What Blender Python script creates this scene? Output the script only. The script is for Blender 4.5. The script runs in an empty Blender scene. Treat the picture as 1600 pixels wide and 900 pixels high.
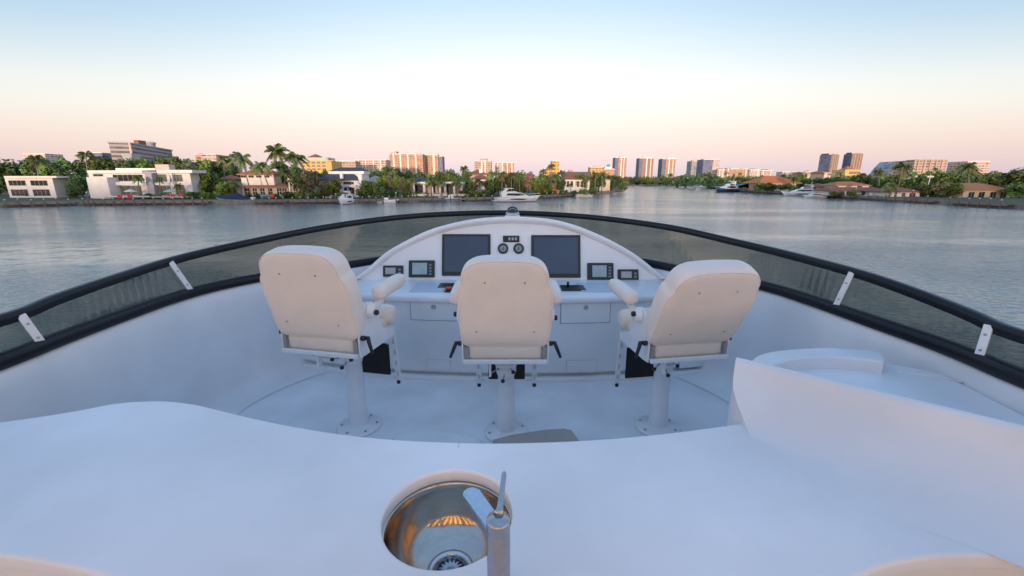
import bpy, bmesh, math, random
from mathutils import Vector, Matrix
from math import sin, cos, pi, radians as R
random.seed(7)
sc = bpy.context.scene
C = sc.collection

# ---------------------------------------------------------------- camera
FPX, PITCH, CZ = 665.0, R(14.1), 1.75          # photo focal length (px), pitch, eye height over the flybridge floor
cam_d = bpy.data.cameras.new('camera'); cam = bpy.data.objects.new('camera', cam_d); C.objects.link(cam)
cam_d.sensor_width = 36.0; cam_d.lens = 36.0 * FPX / 1600.0
cam_d.clip_start = 0.02; cam_d.clip_end = 20000
cam.location = (0, 0, CZ); cam.rotation_euler = (pi/2 - PITCH, 0, 0)
sc.camera = cam
sc.render.resolution_x, sc.render.resolution_y = 1024, 576
sc.view_settings.view_transform = 'Standard'; sc.view_settings.look = 'None'
sc.view_settings.exposure = 0.18; sc.view_settings.gamma = 1.0
sc.cycles.max_bounces = 8; sc.cycles.transparent_max_bounces = 12
sc.cycles.use_denoising = True

# ---------------------------------------------------------------- dusk sky
w = bpy.data.worlds.new("World"); sc.world = w; w.use_nodes = True
nt = w.node_tree; N = nt.nodes; L = nt.links; N.clear()
SUN_EL = R(2.2)
def wn(t, **k):
    n = N.new(t)
    for a, b in k.items(): setattr(n, a, b)
    return n
out = wn('ShaderNodeOutputWorld'); tc = wn('ShaderNodeTexCoord'); sep = wn('ShaderNodeSeparateXYZ')
L.new(tc.outputs['Generated'], sep.inputs[0])
def ramp(stops):
    r = wn('ShaderNodeValToRGB'); e = r.color_ramp.elements
    while len(e) > 1: e.remove(e[-1])
    e[0].position = stops[0][0]; e[0].color = (*stops[0][1], 1)
    for p, c in stops[1:]:
        q = e.new(p); q.color = (*c, 1)
    return r
def lin(r, g, b):
    f = lambda v: ((v/255 + .055)/1.055)**2.4 if v > 10 else v/255/12.92
    return (f(r), f(g), f(b))
# opposite the sun: lavender earth shadow, pink belt, cream, blue
east = ramp([(0, lin(216,205,222)), (.03, lin(228,211,222)), (.075, lin(243,220,220)), (.125, lin(250,234,229)), (.175, lin(252,246,241)),
             (.225, lin(244,247,247)), (.28, lin(222,236,246)), (.34, lin(195,221,243)), (.42, lin(172,205,238)), (.6, lin(158,193,238)), (1, lin(150,188,236))])
west = ramp([(0, lin(250,214,190)), (.12, lin(250,218,200)), (.20, lin(214,212,224)), (.33, lin(172,200,234)), (.6, lin(158,193,238)), (1, lin(150,188,236))])
glow = ramp([(0, (1.0,.69,.50)), (.07, (.85,.62,.48)), (.13, (.30,.22,.18)), (.22, (0,0,0))])
L.new(sep.outputs['Z'], glow.inputs[0])
x2 = wn('ShaderNodeMath', operation='MULTIPLY'); L.new(sep.outputs['X'], x2.inputs[0]); L.new(sep.outputs['X'], x2.inputs[1])
x3 = wn('ShaderNodeMath', operation='MULTIPLY_ADD'); L.new(x2.outputs[0], x3.inputs[0]); x3.inputs[1].default_value = .9; x3.inputs[2].default_value = 1
ze = wn('ShaderNodeMath', operation='MULTIPLY'); L.new(x3.outputs[0], ze.inputs[0]); L.new(sep.outputs['Z'], ze.inputs[1])
L.new(ze.outputs[0], east.inputs[0]); L.new(sep.outputs['Z'], west.inputs[0])
mr = wn('ShaderNodeMapRange', interpolation_type='SMOOTHSTEP'); L.new(sep.outputs['Y'], mr.inputs[0])
mr.inputs[1].default_value = .45; mr.inputs[2].default_value = -.55
mx = wn('ShaderNodeMix', data_type='RGBA'); L.new(mr.outputs[0], mx.inputs[0])
wsc = wn('ShaderNodeVectorMath', operation='SCALE'); wsc.inputs['Scale'].default_value = 1.0; L.new(west.outputs[0], wsc.inputs[0])
ax = wn('ShaderNodeMath', operation='ABSOLUTE'); L.new(sep.outputs['X'], ax.inputs[0])
dim = wn('ShaderNodeMapRange', interpolation_type='SMOOTHSTEP'); L.new(ax.outputs[0], dim.inputs[0]); dim.inputs[1].default_value = .15; dim.inputs[2].default_value = .85; dim.inputs[3].default_value = 1.02; dim.inputs[4].default_value = .86
esc = wn('ShaderNodeVectorMath', operation='SCALE'); L.new(east.outputs[0], esc.inputs[0]); L.new(dim.outputs[0], esc.inputs['Scale'])
L.new(esc.outputs[0], mx.inputs[6]); L.new(wsc.outputs[0], mx.inputs[7])
sky = wn('ShaderNodeTexSky', sky_type='NISHITA', sun_disc=False); sky.sun_elevation = SUN_EL; sky.sun_rotation = R(180)
gs = wn('ShaderNodeMath', operation='MULTIPLY'); L.new(mr.outputs[0], gs.inputs[0]); gs.inputs[1].default_value = 4.2
gv = wn('ShaderNodeVectorMath', operation='SCALE'); L.new(glow.outputs[0], gv.inputs[0]); L.new(gs.outputs[0], gv.inputs['Scale'])
sm = wn('ShaderNodeVectorMath', operation='ADD'); L.new(gv.outputs[0], sm.inputs[0]); L.new(mx.outputs[2], sm.inputs[1])
bgA = wn('ShaderNodeBackground'); bgA.inputs[1].default_value = .90; L.new(sm.outputs[0], bgA.inputs[0])
bgB = wn('ShaderNodeBackground'); bgB.inputs[1].default_value = .05; L.new(sky.outputs[0], bgB.inputs[0])
ad = wn('ShaderNodeAddShader'); L.new(bgA.outputs[0], ad.inputs[0]); L.new(bgB.outputs[0], ad.inputs[1]); L.new(ad.outputs[0], out.inputs[0])
# low sun behind the camera
sd = bpy.data.lights.new('sun', 'SUN'); so = bpy.data.objects.new('sun', sd); C.objects.link(so)
sd.energy = 3.6; sd.angle = R(2.0); sd.color = (1.0, .70, .50)
so.rotation_euler = Vector((.06, 1, -math.tan(SUN_EL))).to_track_quat('-Z', 'Y').to_euler()
so.location = (0, -20, 12)

# ---------------------------------------------------------------- measuring helpers (pixel of the 1600x900 photo -> metres)
WZ = -4.45          # water level
GZ = WZ + 1.1       # ground of the banks
def d3(px, py):
    a = (px-800)/FPX; v = (py-450)/FPX
    return Vector((a, cos(PITCH)-v*sin(PITCH), -(sin(PITCH)+v*cos(PITCH))))
def atz(px, py, z):
    d = d3(px, py); t = (z-CZ)/d.z
    return Vector((d.x*t, d.y*t, z))
def aty(px, py, F):
    d = d3(px, py); t = F/d.y
    return Vector((d.x*t, F, CZ+d.z*t))
def gx(px, F, py=300): return aty(px, py, F).x
def gz(py, F): return aty(800, py, F).z

# ---------------------------------------------------------------- materials
MATS = {}
def mat(name, col, rough=.5, metal=0, var=0, vscale=3.0, bump=0, bscale=60, spec=.5, coat=0, rnd=0, stretch=None, rv=0):
    if name in MATS: return MATS[name]
    m = bpy.data.materials.new(name); m.use_nodes = True; t = m.node_tree; b = t.nodes['Principled BSDF']
    b.inputs['Roughness'].default_value = rough; b.inputs['Metallic'].default_value = metal
    b.inputs['Specular IOR Level'].default_value = spec; b.inputs['Coat Weight'].default_value = coat
    tcn = t.nodes.new('ShaderNodeTexCoord')
    src = tcn.outputs['Object']
    if stretch:
        mp = t.nodes.new('ShaderNodeMapping'); mp.inputs['Scale'].default_value = stretch; t.links.new(src, mp.inputs[0]); src = mp.outputs[0]
    n = t.nodes.new('ShaderNodeTexNoise'); n.inputs['Scale'].default_value = vscale; n.inputs['Detail'].default_value = 5
    t.links.new(src, n.inputs[0])
    r = t.nodes.new('ShaderNodeMapRange'); r.inputs[1].default_value = .3; r.inputs[2].default_value = .7
    r.inputs[3].default_value = 1-var; r.inputs[4].default_value = 1+var*.5
    t.links.new(n.outputs[0], r.inputs[0])
    val = r.outputs[0]
    if rnd:
        oi = t.nodes.new('ShaderNodeObjectInfo'); r2 = t.nodes.new('ShaderNodeMapRange'); t.links.new(oi.outputs['Random'], r2.inputs[0])
        r2.inputs[3].default_value = 1-rnd; r2.inputs[4].default_value = 1+rnd
        mu = t.nodes.new('ShaderNodeMath'); mu.operation = 'MULTIPLY'; t.links.new(val, mu.inputs[0]); t.links.new(r2.outputs[0], mu.inputs[1]); val = mu.outputs[0]
    vm = t.nodes.new('ShaderNodeVectorMath'); vm.operation = 'SCALE'; vm.inputs[0].default_value = col
    t.links.new(val, vm.inputs['Scale']); t.links.new(vm.outputs[0], b.inputs['Base Color'])
    if bump:
        n2 = t.nodes.new('ShaderNodeTexNoise'); n2.inputs['Scale'].default_value = bscale; n2.inputs['Detail'].default_value = 3
        t.links.new(src, n2.inputs[0])
        bp = t.nodes.new('ShaderNodeBump'); bp.inputs['Strength'].default_value = bump; bp.inputs['Distance'].default_value = .01
        t.links.new(n2.outputs[0], bp.inputs['Height']); t.links.new(bp.outputs[0], b.inputs['Normal'])
    if rv:
        n3 = t.nodes.new('ShaderNodeTexNoise'); n3.inputs['Scale'].default_value = 5; n3.inputs['Detail'].default_value = 8; n3.inputs['Roughness'].default_value = .7; t.links.new(src, n3.inputs[0])
        r3 = t.nodes.new('ShaderNodeMapRange'); r3.inputs[1].default_value = .2; r3.inputs[2].default_value = .8; r3.inputs[3].default_value = rough-rv; r3.inputs[4].default_value = rough+rv
        t.links.new(n3.outputs[0], r3.inputs[0]); t.links.new(r3.outputs[0], b.inputs['Roughness'])
    MATS[name] = m; return m
gel = mat('gelcoat', (.78,.80,.82), .33, var=.16, vscale=1.4, bump=.05, bscale=9, coat=.10, rv=.05)
gel2 = mat('gelcoat_floor', (.78,.80,.83), .5, var=.12, vscale=2.5, bump=.25, bscale=240, rv=.05)
geldash = mat('gelcoat_dash', (.86,.85,.85), .35, var=.03, vscale=2, coat=.15)
vinyl = mat('cream_vinyl', (.83,.70,.575), .55, var=.05, vscale=7, bump=.10, bscale=260)
vinyl2 = mat('cream_vinyl_lit', (.84,.74,.66), .5, var=.05, vscale=7, bump=.10, bscale=260)  # same cream, lightened for upward edges that catch the sky
wmet = mat('white_powdercoat', (.78,.79,.80), .3, var=.04, vscale=14, coat=.2)
blkp = mat('black_plastic', (.012,.013,.016), .35, var=.2, vscale=20)
blkr = mat('black_rail', (.004,.006,.011), .32, var=.3, vscale=6, spec=.35)
tread = mat('black_tread', (.012,.012,.014), .8, var=.3, vscale=30, bump=.5, bscale=300)
steel = mat('brushed_steel', (.52,.47,.42), .15, 1, var=.12, vscale=30, stretch=(1,1,6))
steel2 = mat('satin_steel', (.42,.44,.48), .34, 1, var=.10, vscale=60, bump=.05, bscale=120)
chrome = mat('chrome', (.6,.6,.62), .12, 1)
darkm = mat('dark_recess', (.01,.01,.01), .5)
screen_m = mat('screen_glass', (.030,.050,.095), .12, var=.25, vscale=1.5, spec=.8)
bezel_m = mat('bezel_black', (.02,.021,.024), .4)
lcd = mat('lcd_off', (.36,.46,.47), .2, var=.15, vscale=30)
dialw = mat('dial_face', (.30,.42,.40), .3, var=.3, vscale=60)
line_m = mat('seam_grey', (.22,.24,.28), .7)
line_f = mat('seam_faint', (.50,.54,.60), .7)
red_m = mat('red_paint', (.55,.03,.04), .5)
orange_m = mat('orange_paint', (.6,.12,.02), .5)
beige_m = mat('beige_canvas', (.42,.37,.33), .8, var=.08, vscale=9, bump=.1, bscale=300)

def tinted(name, col, gl=.07):
    m = bpy.data.materials.new(name); m.use_nodes = True; t = m.node_tree; t.nodes.clear()
    o = t.nodes.new('ShaderNodeOutputMaterial'); a = t.nodes.new('ShaderNodeBsdfTransparent'); a.inputs[0].default_value = (*col, 1)
    g = t.nodes.new('ShaderNodeBsdfGlossy'); g.inputs['Roughness'].default_value = .04
    f = t.nodes.new('ShaderNodeFresnel'); f.inputs[0].default_value = 1.38
    mu = t.nodes.new('ShaderNodeMath'); mu.operation = 'MULTIPLY'; mu.inputs[1].default_value = gl
    mxs = t.nodes.new('ShaderNodeMixShader'); t.links.new(f.outputs[0], mu.inputs[0]); t.links.new(mu.outputs[0], mxs.inputs[0])
    t.links.new(a.outputs[0], mxs.inputs[1]); t.links.new(g.outputs[0], mxs.inputs[2]); t.links.new(mxs.outputs[0], o.inputs[0])
    return m
smoke = tinted('smoked_acrylic', (.56,.58,.565), .6)
domeg = tinted('clear_dome', (.75,.78,.80), 1.0)

def water_mat():
    m = bpy.data.materials.new('water'); m.use_nodes = True; t = m.node_tree; b = t.nodes['Principled BSDF']
    b.inputs['Base Color'].default_value = (.14,.20,.22,1); b.inputs['Roughness'].default_value = .11; b.inputs['IOR'].default_value = 1.7
    tcn = t.nodes.new('ShaderNodeTexCoord')
    def noise(scale, det, st=(1,1,1), dist=0):
        mp = t.nodes.new('ShaderNodeMapping'); mp.inputs['Scale'].default_value = st; mp.inputs['Rotation'].default_value = (0,0,.35)
        t.links.new(tcn.outputs['Object'], mp.inputs[0])
        n = t.nodes.new('ShaderNodeTexNoise'); n.inputs['Scale'].default_value = scale; n.inputs['Detail'].default_value = det
        n.inputs['Distortion'].default_value = dist; t.links.new(mp.outputs[0], n.inputs[0]); return n
    a = noise(2.2, 5, (1,1.6,1), .5); c = noise(.32, 3, (1,1.5,1), .4); p = noise(.022, 3, (.6,2.2,1), .3)
    mr_ = t.nodes.new('ShaderNodeMapRange'); t.links.new(p.outputs[0], mr_.inputs[0])
    mr_.inputs[1].default_value = .38; mr_.inputs[2].default_value = .62; mr_.inputs[3].default_value = .15; mr_.inputs[4].default_value = 1.0
    b1 = t.nodes.new('ShaderNodeBump'); b1.inputs['Distance'].default_value = .125; t.links.new(a.outputs[0], b1.inputs['Height']); t.links.new(mr_.outputs[0], b1.inputs['Strength'])
    b2 = t.nodes.new('ShaderNodeBump'); b2.inputs['Distance'].default_value = .19; b2.inputs['Strength'].default_value = .7
    t.links.new(c.outputs[0], b2.inputs['Height']); t.links.new(b1.outputs[0], b2.inputs['Normal'])
    t.links.new(b2.outputs[0], b.inputs['Normal']); return m
water_m = water_mat()

# ---------------------------------------------------------------- mesh helpers
def link(name, bm, m=None, parent=None, smooth=False, loc=None):
    me = bpy.data.meshes.new(name); bmesh.ops.recalc_face_normals(bm, faces=bm.faces[:]); bm.to_mesh(me); bm.free()
    if smooth:
        for p in me.polygons: p.use_smooth = True
    o = bpy.data.objects.new(name, me); C.objects.link(o)
    if m:
        for mm in (m if isinstance(m, (list, tuple)) else [m]): me.materials.append(mm)
    if parent: o.parent = parent
    if loc is not None: o.location = loc
    return o
def tag(o, label, cat, group=None, kind=None):
    if label: o['label'] = label
    if cat: o['category'] = cat
    if group: o['group'] = group
    if kind: o['kind'] = kind
    return o
def struct(o): o['kind'] = 'structure'; return o
def thing(name, label, cat, loc=(0,0,0), rz=0, group=None):
    o = bpy.data.objects.new(name, None); C.objects.link(o); o.location = loc; o.rotation_euler = (0,0,rz); o.empty_display_size = .2
    return tag(o, label, cat, group)
def copy_tree(o, parent=None):
    c = o.copy(); C.objects.link(c)
    if parent: c.parent = parent
    for ch in [x for x in C.objects if x.parent == o]: copy_tree(ch, c)
    return c
def box(bm, x0, x1, y0, y1, z0, z1, mi=0, bev=0, M=None):
    vs = [bm.verts.new((x, y, z)) for z in (z0, z1) for y in (y0, y1) for x in (x0, x1)]
    if M is not None:
        for v in vs: v.co = M @ v.co
    fs = [bm.faces.new([vs[i] for i in q]) for q in ((0,1,3,2),(4,6,7,5),(0,4,5,1),(2,3,7,6),(0,2,6,4),(1,5,7,3))]
    for f in fs: f.material_index = mi
    if bev:
        es = list({e for f in fs for e in f.edges}); r = bmesh.ops.bevel(bm, geom=es, offset=bev, segments=3, affect='EDGES', profile=.5)
        for f in r['faces']: f.material_index = mi; f.smooth = True
    return fs
def tube(bm, pts, rad, seg=10, cap=True, mi=0, smooth=True):
    pts = [Vector(p) for p in pts]; n = len(pts); rads = rad if isinstance(rad, (list, tuple)) else [rad]*n
    rings = []; up = Vector((0,0,1)); prev = None
    for i, p in enumerate(pts):
        d = (pts[min(i+1,n-1)] - pts[max(i-1,0)]).normalized()
        if prev is None:
            a = d.orthogonal().normalized() if abs(d.z) > .9 else d.cross(up).normalized()
        else: a = (prev - d*prev.dot(d)).normalized()
        prev = a; b = d.cross(a)
        rings.append([bm.verts.new(p + (a*cos(2*pi*k/seg) + b*sin(2*pi*k/seg))*rads[i]) for k in range(seg)])
    for r0, r1 in zip(rings, rings[1:]):
        for k in range(seg):
            f = bm.faces.new((r0[k], r0[(k+1)%seg], r1[(k+1)%seg], r1[k])); f.smooth = smooth; f.material_index = mi
    if cap:
        for r in (rings[0], rings[-1]):
            f = bm.faces.new(r); f.material_index = mi
def lathe(bm, prof, seg=48, c=(0,0,0), mi=0, M=None):
    rings = []
    for r, z in prof:
        if r < 1e-6: rings.append([bm.verts.new((c[0], c[1], c[2]+z))])
        else: rings.append([bm.verts.new((c[0]+r*cos(2*pi*k/seg), c[1]+r*sin(2*pi*k/seg), c[2]+z)) for k in range(seg)])
    if M is not None:
        for r in rings:
            for v in r: v.co = M @ v.co
    for a, b in zip(rings, rings[1:]):
        for k in range(seg):
            k2 = (k+1) % seg
            if len(a) == 1 and len(b) == 1: continue
            if len(a) == 1: f = bm.faces.new((a[0], b[k], b[k2]))
            elif len(b) == 1: f = bm.faces.new((a[k], a[k2], b[0]))
            else: f = bm.faces.new((a[k], a[k2], b[k2], b[k]))
            f.smooth = True; f.material_index = mi
def grid(bm, rows, mi=0, smooth=True, closed=False):
    vr = [[bm.verts.new(p) for p in r] for r in rows]
    for a, b in zip(vr, vr[1:]):
        n = len(a)
        for k in range(n if closed else n-1):
            f = bm.faces.new((a[k], a[(k+1)%n], b[(k+1)%n], b[k])); f.smooth = smooth; f.material_index = mi
    return vr
def shape2d(outlines, depth, bev, name, m, parent=None, z=0, res=3):
    """filled flat outline(s) (later ones are holes) given thickness and a rounded edge; top at z"""
    cu = bpy.data.curves.new('shape', 'CURVE'); cu.dimensions = '2D'; cu.fill_mode = 'BOTH'
    cu.extrude = max(depth/2-bev, .0005); cu.bevel_depth = bev; cu.bevel_resolution = res; cu.offset = -bev
    for o in outlines:
        s = cu.splines.new('POLY'); s.points.add(len(o)-1); s.use_cyclic_u = True
        for p, q in zip(s.points, o): p.co = (q[0], q[1], 0, 1)
    ob = bpy.data.objects.new('shape', cu); C.objects.link(ob)
    dg = bpy.context.evaluated_depsgraph_get(); me = bpy.data.meshes.new_from_object(ob.evaluated_get(dg))
    bpy.data.objects.remove(ob); me.name = name
    for v in me.vertices: v.co.z += z - depth/2
    for p in me.polygons: p.use_smooth = True
    o = bpy.data.objects.new(name, me); C.objects.link(o); me.materials.clear(); me.materials.append(m)
    for e in me.edges: pass
    me.set_sharp_from_angle(angle=R(40))
    if parent: o.parent = parent
    return o
def spline(pts, n=8, closed=False):
    P = [Vector(p) for p in pts]; out_ = []; m = len(P)
    rng = range(m if closed else m-1)
    for i in rng:
        if closed: a, b, c, d = P[i-1], P[i], P[(i+1)%m], P[(i+2)%m]
        else: a, b, c, d = P[max(i-1,0)], P[i], P[i+1], P[min(i+2,m-1)]
        for k in range(n):
            t = k/n
            out_.append(.5*((2*b)+(c-a)*t+(2*a-5*b+4*c-d)*t*t+(-a+3*b-3*c+d)*t**3))
    if not closed: out_.append(P[-1])
    return out_

# ================================================================ THE YACHT'S FLYBRIDGE
# plan of the coaming, measured at its top
cz = .90
cpx = [(0,580),(60,555),(125,529),(200,500),(267,475),(333,455.5),(400,441),(470,429),(545,420.5)]
cpr = [(1060,427),(1120,437),(1187,452),(1240,468),(1300,490),(1360,512),(1420,533),(1474,552),(1540,580),(1600,607)]
Lp = [atz(x, y, cz) for x, y in cpx]; Rp = [atz(x, y, cz) for x, y in cpr]
plan = [Vector((-2.15,-3.2,cz)), Vector((-2.26,-1.2,cz)), Vector((-2.30,.6,cz))] + Lp + \
       [Vector((-1.15,4.72,cz)), Vector((-.5,4.93,cz)), Vector((0,4.98,cz)), Vector((.55,4.90,cz)), Vector((1.15,4.60,cz))] + Rp + \
       [Vector((2.13,.7,cz)), Vector((2.10,-1.2,cz)), Vector((2.0,-3.2,cz))]
pl = spline(plan, 6)
# smooth the measured curve
for _ in range(10):
    q = pl[:]
    for i in range(1, len(pl)-1): q[i] = (pl[i-1]+pl[i]*2+pl[i+1])/4
    pl = q
def nrm(i):
    d = pl[min(i+1,len(pl)-1)] - pl[max(i-1,0)]; n = Vector((-d.y, d.x, 0)).normalized()
    return n
def r_at(phi):
    best = None
    for a, b in zip(pl, pl[1:]):
        pa, pb = math.atan2(a.x, a.y), math.atan2(b.x, b.y)
        if min(pa, pb)-1e-9 <= phi <= max(pa, pb)+1e-9 and abs(pa-pb) < 1:
            t = (phi-pa)/(pb-pa) if pb != pa else 0
            r = (a.xy.length)*(1-t)+(b.xy.length)*t
            if best is None or r < best: best = r
    return best or 2.6
# deck floor
bm = bmesh.new(); vs = [bm.verts.new((p.x, p.y, 0)) for p in pl]; bm.faces.new(vs)
bmesh.ops.triangulate(bm, faces=bm.faces[:]); struct(link('deck_floor', bm, gel2))
# coaming wall
prof = [(.30,.004),(.12,.006),(.055,.022),(.02,.06),(.008,.12),(0,.4),(0,.80),(-.01,.875),(-.03,.90),(-.10,.90),(-.13,.87),(-.14,.5),(-.20,-.2),(-.42,-1.3)]
bm = bmesh.new(); rows = []
for i, p in enumerate(pl):
    n = nrm(i); rows.append([Vector((p.x, p.y, 0)) - n*a*-1*-1 + Vector((0,0,z)) for a, z in prof])
grid(bm, rows); o = link('coaming_wall', bm, gel, smooth=True)
tag(o, 'white moulded side wall curving round the front of the flybridge under the black rail', 'wall')
# smoked windscreen with rails
def rail_pts(px, extra):
    out_ = []
    for x, y in px:
        d = d3(x, y); phi = math.atan2(d.x, d.y); h = math.hypot(d.x, d.y); r = r_at(phi)+extra
        out_.append(Vector((r*sin(phi), r*cos(phi), CZ + d.z/h*r)))
    return out_
low_px = [(0,566),(60,542),(125,517),(200,490),(267,466),(333,448),(400,435),(470,423),(545,415)]
low_pr = [(1060,421),(1120,431),(1187,445),(1240,460),(1300,480),(1360,501),(1420,522),(1474,541),(1540,568),(1600,594)]
top_px = [(0,502),(60,478),(125,454),(200,429),(267,407.5),(333,391),(400,376.5),(470,362),(540,350),(620,339.5),(700,334),(800,332),(900,337),(980,345.5),(1060,357.5),(1120,371.8),(1200,390),(1324,422),(1400,447),(1474,475),(1540,502),(1600,528)]
lowL = rail_pts(low_px, .05); lowR = rail_pts(low_pr, .05); topc = rail_pts(top_px, .10)
zb = .93
low = [Vector((-2.21,-3.2,zb)), Vector((-2.32,-1.2,zb)), Vector((-2.36,.6,zb))] + [Vector((p.x,p.y,(p.z+zb)/2)) for p in lowL] + \
      [Vector((-1.18,4.78,zb)), Vector((-.5,4.99,zb)), Vector((0,5.04,zb)), Vector((.55,4.96,zb)), Vector((1.18,4.66,zb))] + \
      [Vector((p.x,p.y,(p.z+zb)/2)) for p in lowR] + [Vector((2.19,.7,zb)), Vector((2.16,-1.2,zb)), Vector((2.06,-3.2,zb))]
topl = [Vector((-2.26,-3.2,1.10)), Vector((-2.37,-1.2,1.11)), Vector((-2.41,.6,1.12))] + topc + \
       [Vector((2.24,.7,1.12)), Vector((2.21,-1.2,1.11)), Vector((2.11,-3.2,1.10))]
def smooth_line(p, n=6, it=8):
    s = spline(p, n)
    for _ in range(it):
        q = s[:]
        for i in range(1, len(s)-1): q[i] = (s[i-1]+s[i]*2+s[i+1])/4
        s = q
    return s
def resample(p, n):
    d = [0]
    for a, b in zip(p, p[1:]): d.append(d[-1]+(b-a).length)
    out_ = []; j = 0
    for k in range(n):
        s = d[-1]*k/(n-1)
        while j < len(p)-2 and d[j+1] < s: j += 1
        t = (s-d[j])/max(d[j+1]-d[j], 1e-9); out_.append(p[j].lerp(p[j+1], min(max(t,0),1)))
    return out_
ws = thing('windscreen', 'low smoked windscreen with two black rails curving round the flybridge', 'windscreen')
lo = resample(smooth_line(low), 320); to = resample(smooth_line(topl), 320)
def flat_rail(name, pts, w_, h_):
    bm = bmesh.new(); rows = []
    for i, p in enumerate(pts):
        d = (pts[min(i+1,len(pts)-1)]-pts[max(i-1,0)]).normalized(); n = Vector((-d.y,d.x,0)).normalized()
        rows.append([p + n*(w_*(abs(cos(a))**.6)*(1 if cos(a)>0 else -1)) + Vector((0,0,h_*(abs(sin(a))**.6)*(1 if sin(a)>0 else -1))) for a in [2*pi*k/14 for k in range(14)]])
    grid(bm, rows, closed=True); return link(name, bm, blkr, ws, True)
flat_rail('bottom_rail', lo, .044, .038); flat_rail('top_rail', to, .030, .030)
bm = bmesh.new()
bm.free(); pairs = []; j = 0
for p in lo:
    while j < len(to)-2 and (math.atan2(to[j+1].x, to[j+1].y) < math.atan2(p.x, p.y)): j += 1
    a0, a1, aa = (math.atan2(v.x, v.y) for v in (to[j], to[j+1], p)); t_ = min(max((aa-a0)/(a1-a0), 0), 1) if abs(a1-a0) > 1e-6 else 0
    pairs.append((p, to[j].lerp(to[j+1], t_)))
bm2 = bmesh.new()
for a_, b_ in ((0, 0),): grid(bm2, [[p, q, q+Vector((-q.x,-q.y,0)).normalized()*.008, p+Vector((-p.x,-p.y,0)).normalized()*.008] for p, q in pairs], closed=True)
for f in bm2.faces: f.smooth = False
link('acrylic_pane', bm2, smoke, ws)
def near_az(line, px, py):
    d = d3(px, py); ph = math.atan2(d.x, d.y); return min(line, key=lambda p: abs(math.atan2(p.x,p.y)-ph) + (10 if p.y < 0 else 0))
for (tx, ty, bx, by) in ((268,417,292,456), (1328,431,1309,468), (35,505,60,560), (1545,520,1524,575)):
    p, q = near_az(to, tx, ty), near_az(lo, bx, by); ax = (p-q).normalized(); inw = Vector((-q.x, -q.y*.3, 0)).normalized()
    tng = ax.cross(inw).normalized(); inw = tng.cross(ax)
    M = Matrix((( *tng, 0),( *inw, 0),( *ax, 0),(0,0,0,1))).transposed(); M.translation = q + inw*.03
    Lh = (p-q).length; bm = bmesh.new(); box(bm, -.018,.018,-.004,.004,.0,Lh, 0, .002, M); s = link('bracket', bm, wmet, ws)
    for hz in (.28, .72):
        bm = bmesh.new(); lathe(bm, [(0,.006),(.005,.006),(.006,0)], 12, M=M @ Matrix.Translation((0,.004,Lh*hz)) @ Matrix.Rotation(-pi/2,4,'X')); link('screw', bm, steel2, s)

# ---- helm console
con = thing('helm_console', 'wide white helm console with arched dash, two large dark screens and drawers', 'console')
fr = [(-2.16,3.86),(-1.6,3.70),(-.9,3.57),(0,3.51),(.9,3.55),(1.6,3.65),(2.10,3.78)]
frs = spline([(x,y,0) for x,y in fr], 6)
def fy(x):
    for a, b in zip(frs, frs[1:]):
        if a.x <= x <= b.x: return a.y+(b.y-a.y)*(x-a.x)/(b.x-a.x)
    return frs[0].y if x < 0 else frs[-1].y
bm = bmesh.new()
prof = [(.055,0),(.055,.075),(.012,.078),(.0,.085),(0,.30),(0,.735)]
rows = [[Vector((p.x, p.y+a, z)) for a, z in prof] for p in frs]
grid(bm, rows, smooth=False); link('cabinet_front', bm, gel, con)
bm = bmesh.new()       # kick plate lip
grid(bm, [[Vector((p.x,p.y-.03,.0)), Vector((p.x,p.y-.03,.030)), Vector((p.x,p.y-.022,.040)), Vector((p.x,p.y+.06,.040))] for p in frs]); link('kick_plate', bm, gel, con)
# desk top: front lip rounding, tray area and rise to the dash
bm = bmesh.new(); rows = []
for p in frs:
    y0 = p.y-.035; back = 4.85 - .17*abs(p.x)**1.9
    rows.append([Vector((p.x,p.y+.01,.73)),Vector((p.x,y0+.01,.735)),Vector((p.x,y0,.745)),Vector((p.x,y0,.775)),Vector((p.x,y0+.008,.790)),Vector((p.x,y0+.03,.797)),Vector((p.x,y0+.25,.800)),Vector((p.x,max(back,y0+.4),.805))])
grid(bm, rows); desk = link('desk_top', bm, gel, con, True)
for x0, x1 in ((640,700),(908,966)):     # shallow trays
    a, b = atz(x0,455,.803), atz(x1,443,.803); bm = bmesh.new(); box(bm, a.x, b.x, a.y-.02, b.y+.02, .797, .8085, 0, .004); link('tray', bm, mat('tray_grey', (.50,.58,.68), .4, var=.05), con)
# dash face plane
B0 = Vector((0,4.12,.80)); TOPP = Vector((0,4.30,1.39)); dn = (TOPP-B0).normalized(); fn = Vector((0,-dn.z,dn.y))
def onface(px, py, off=0):
    d = d3(px, py); o = Vector((0,0,CZ)); P0 = B0 + fn*off
    t = (P0-o).dot(fn)/d.dot(fn); p = o+d*t; return Vector((p.x, (p-B0).dot(dn)))     # u, w in the plane
FM = Matrix(((1,0,0,0),(0,dn.y,fn.y,B0.y),(0,dn.z,fn.z,B0.z),(0,0,0,1)))               # (u,w,off) -> world
arch_px = [(553,443),(575,421),(605,395),(636,377),(670,361),(703,351),(735,344.4),(768,340.7),(800,339.5),(833,340.7),(865,344.4),(898,353),(930,365.5),(964,382),(995,401),(1020,421),(1041,446)]
oa = [onface(x, y) for x, y in arch_px]; oa[0].y = 0; oa[-1].y = 0
oa = [Vector((p.x,p.y,0)) for p in spline([(p.x,p.y,0) for p in oa], 4)]
cen = Vector((sum(p.x for p in oa)/len(oa), .12, 0))
def inset(p, d):
    v = Vector((p.x-cen.x, (p.y)*2.2, 0)); v.normalize(); q = p - v*d; return Vector((q.x, max(q.y, 0), 0))
T = lambda p, off: FM @ Vector((p.x, p.y, off))
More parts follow.
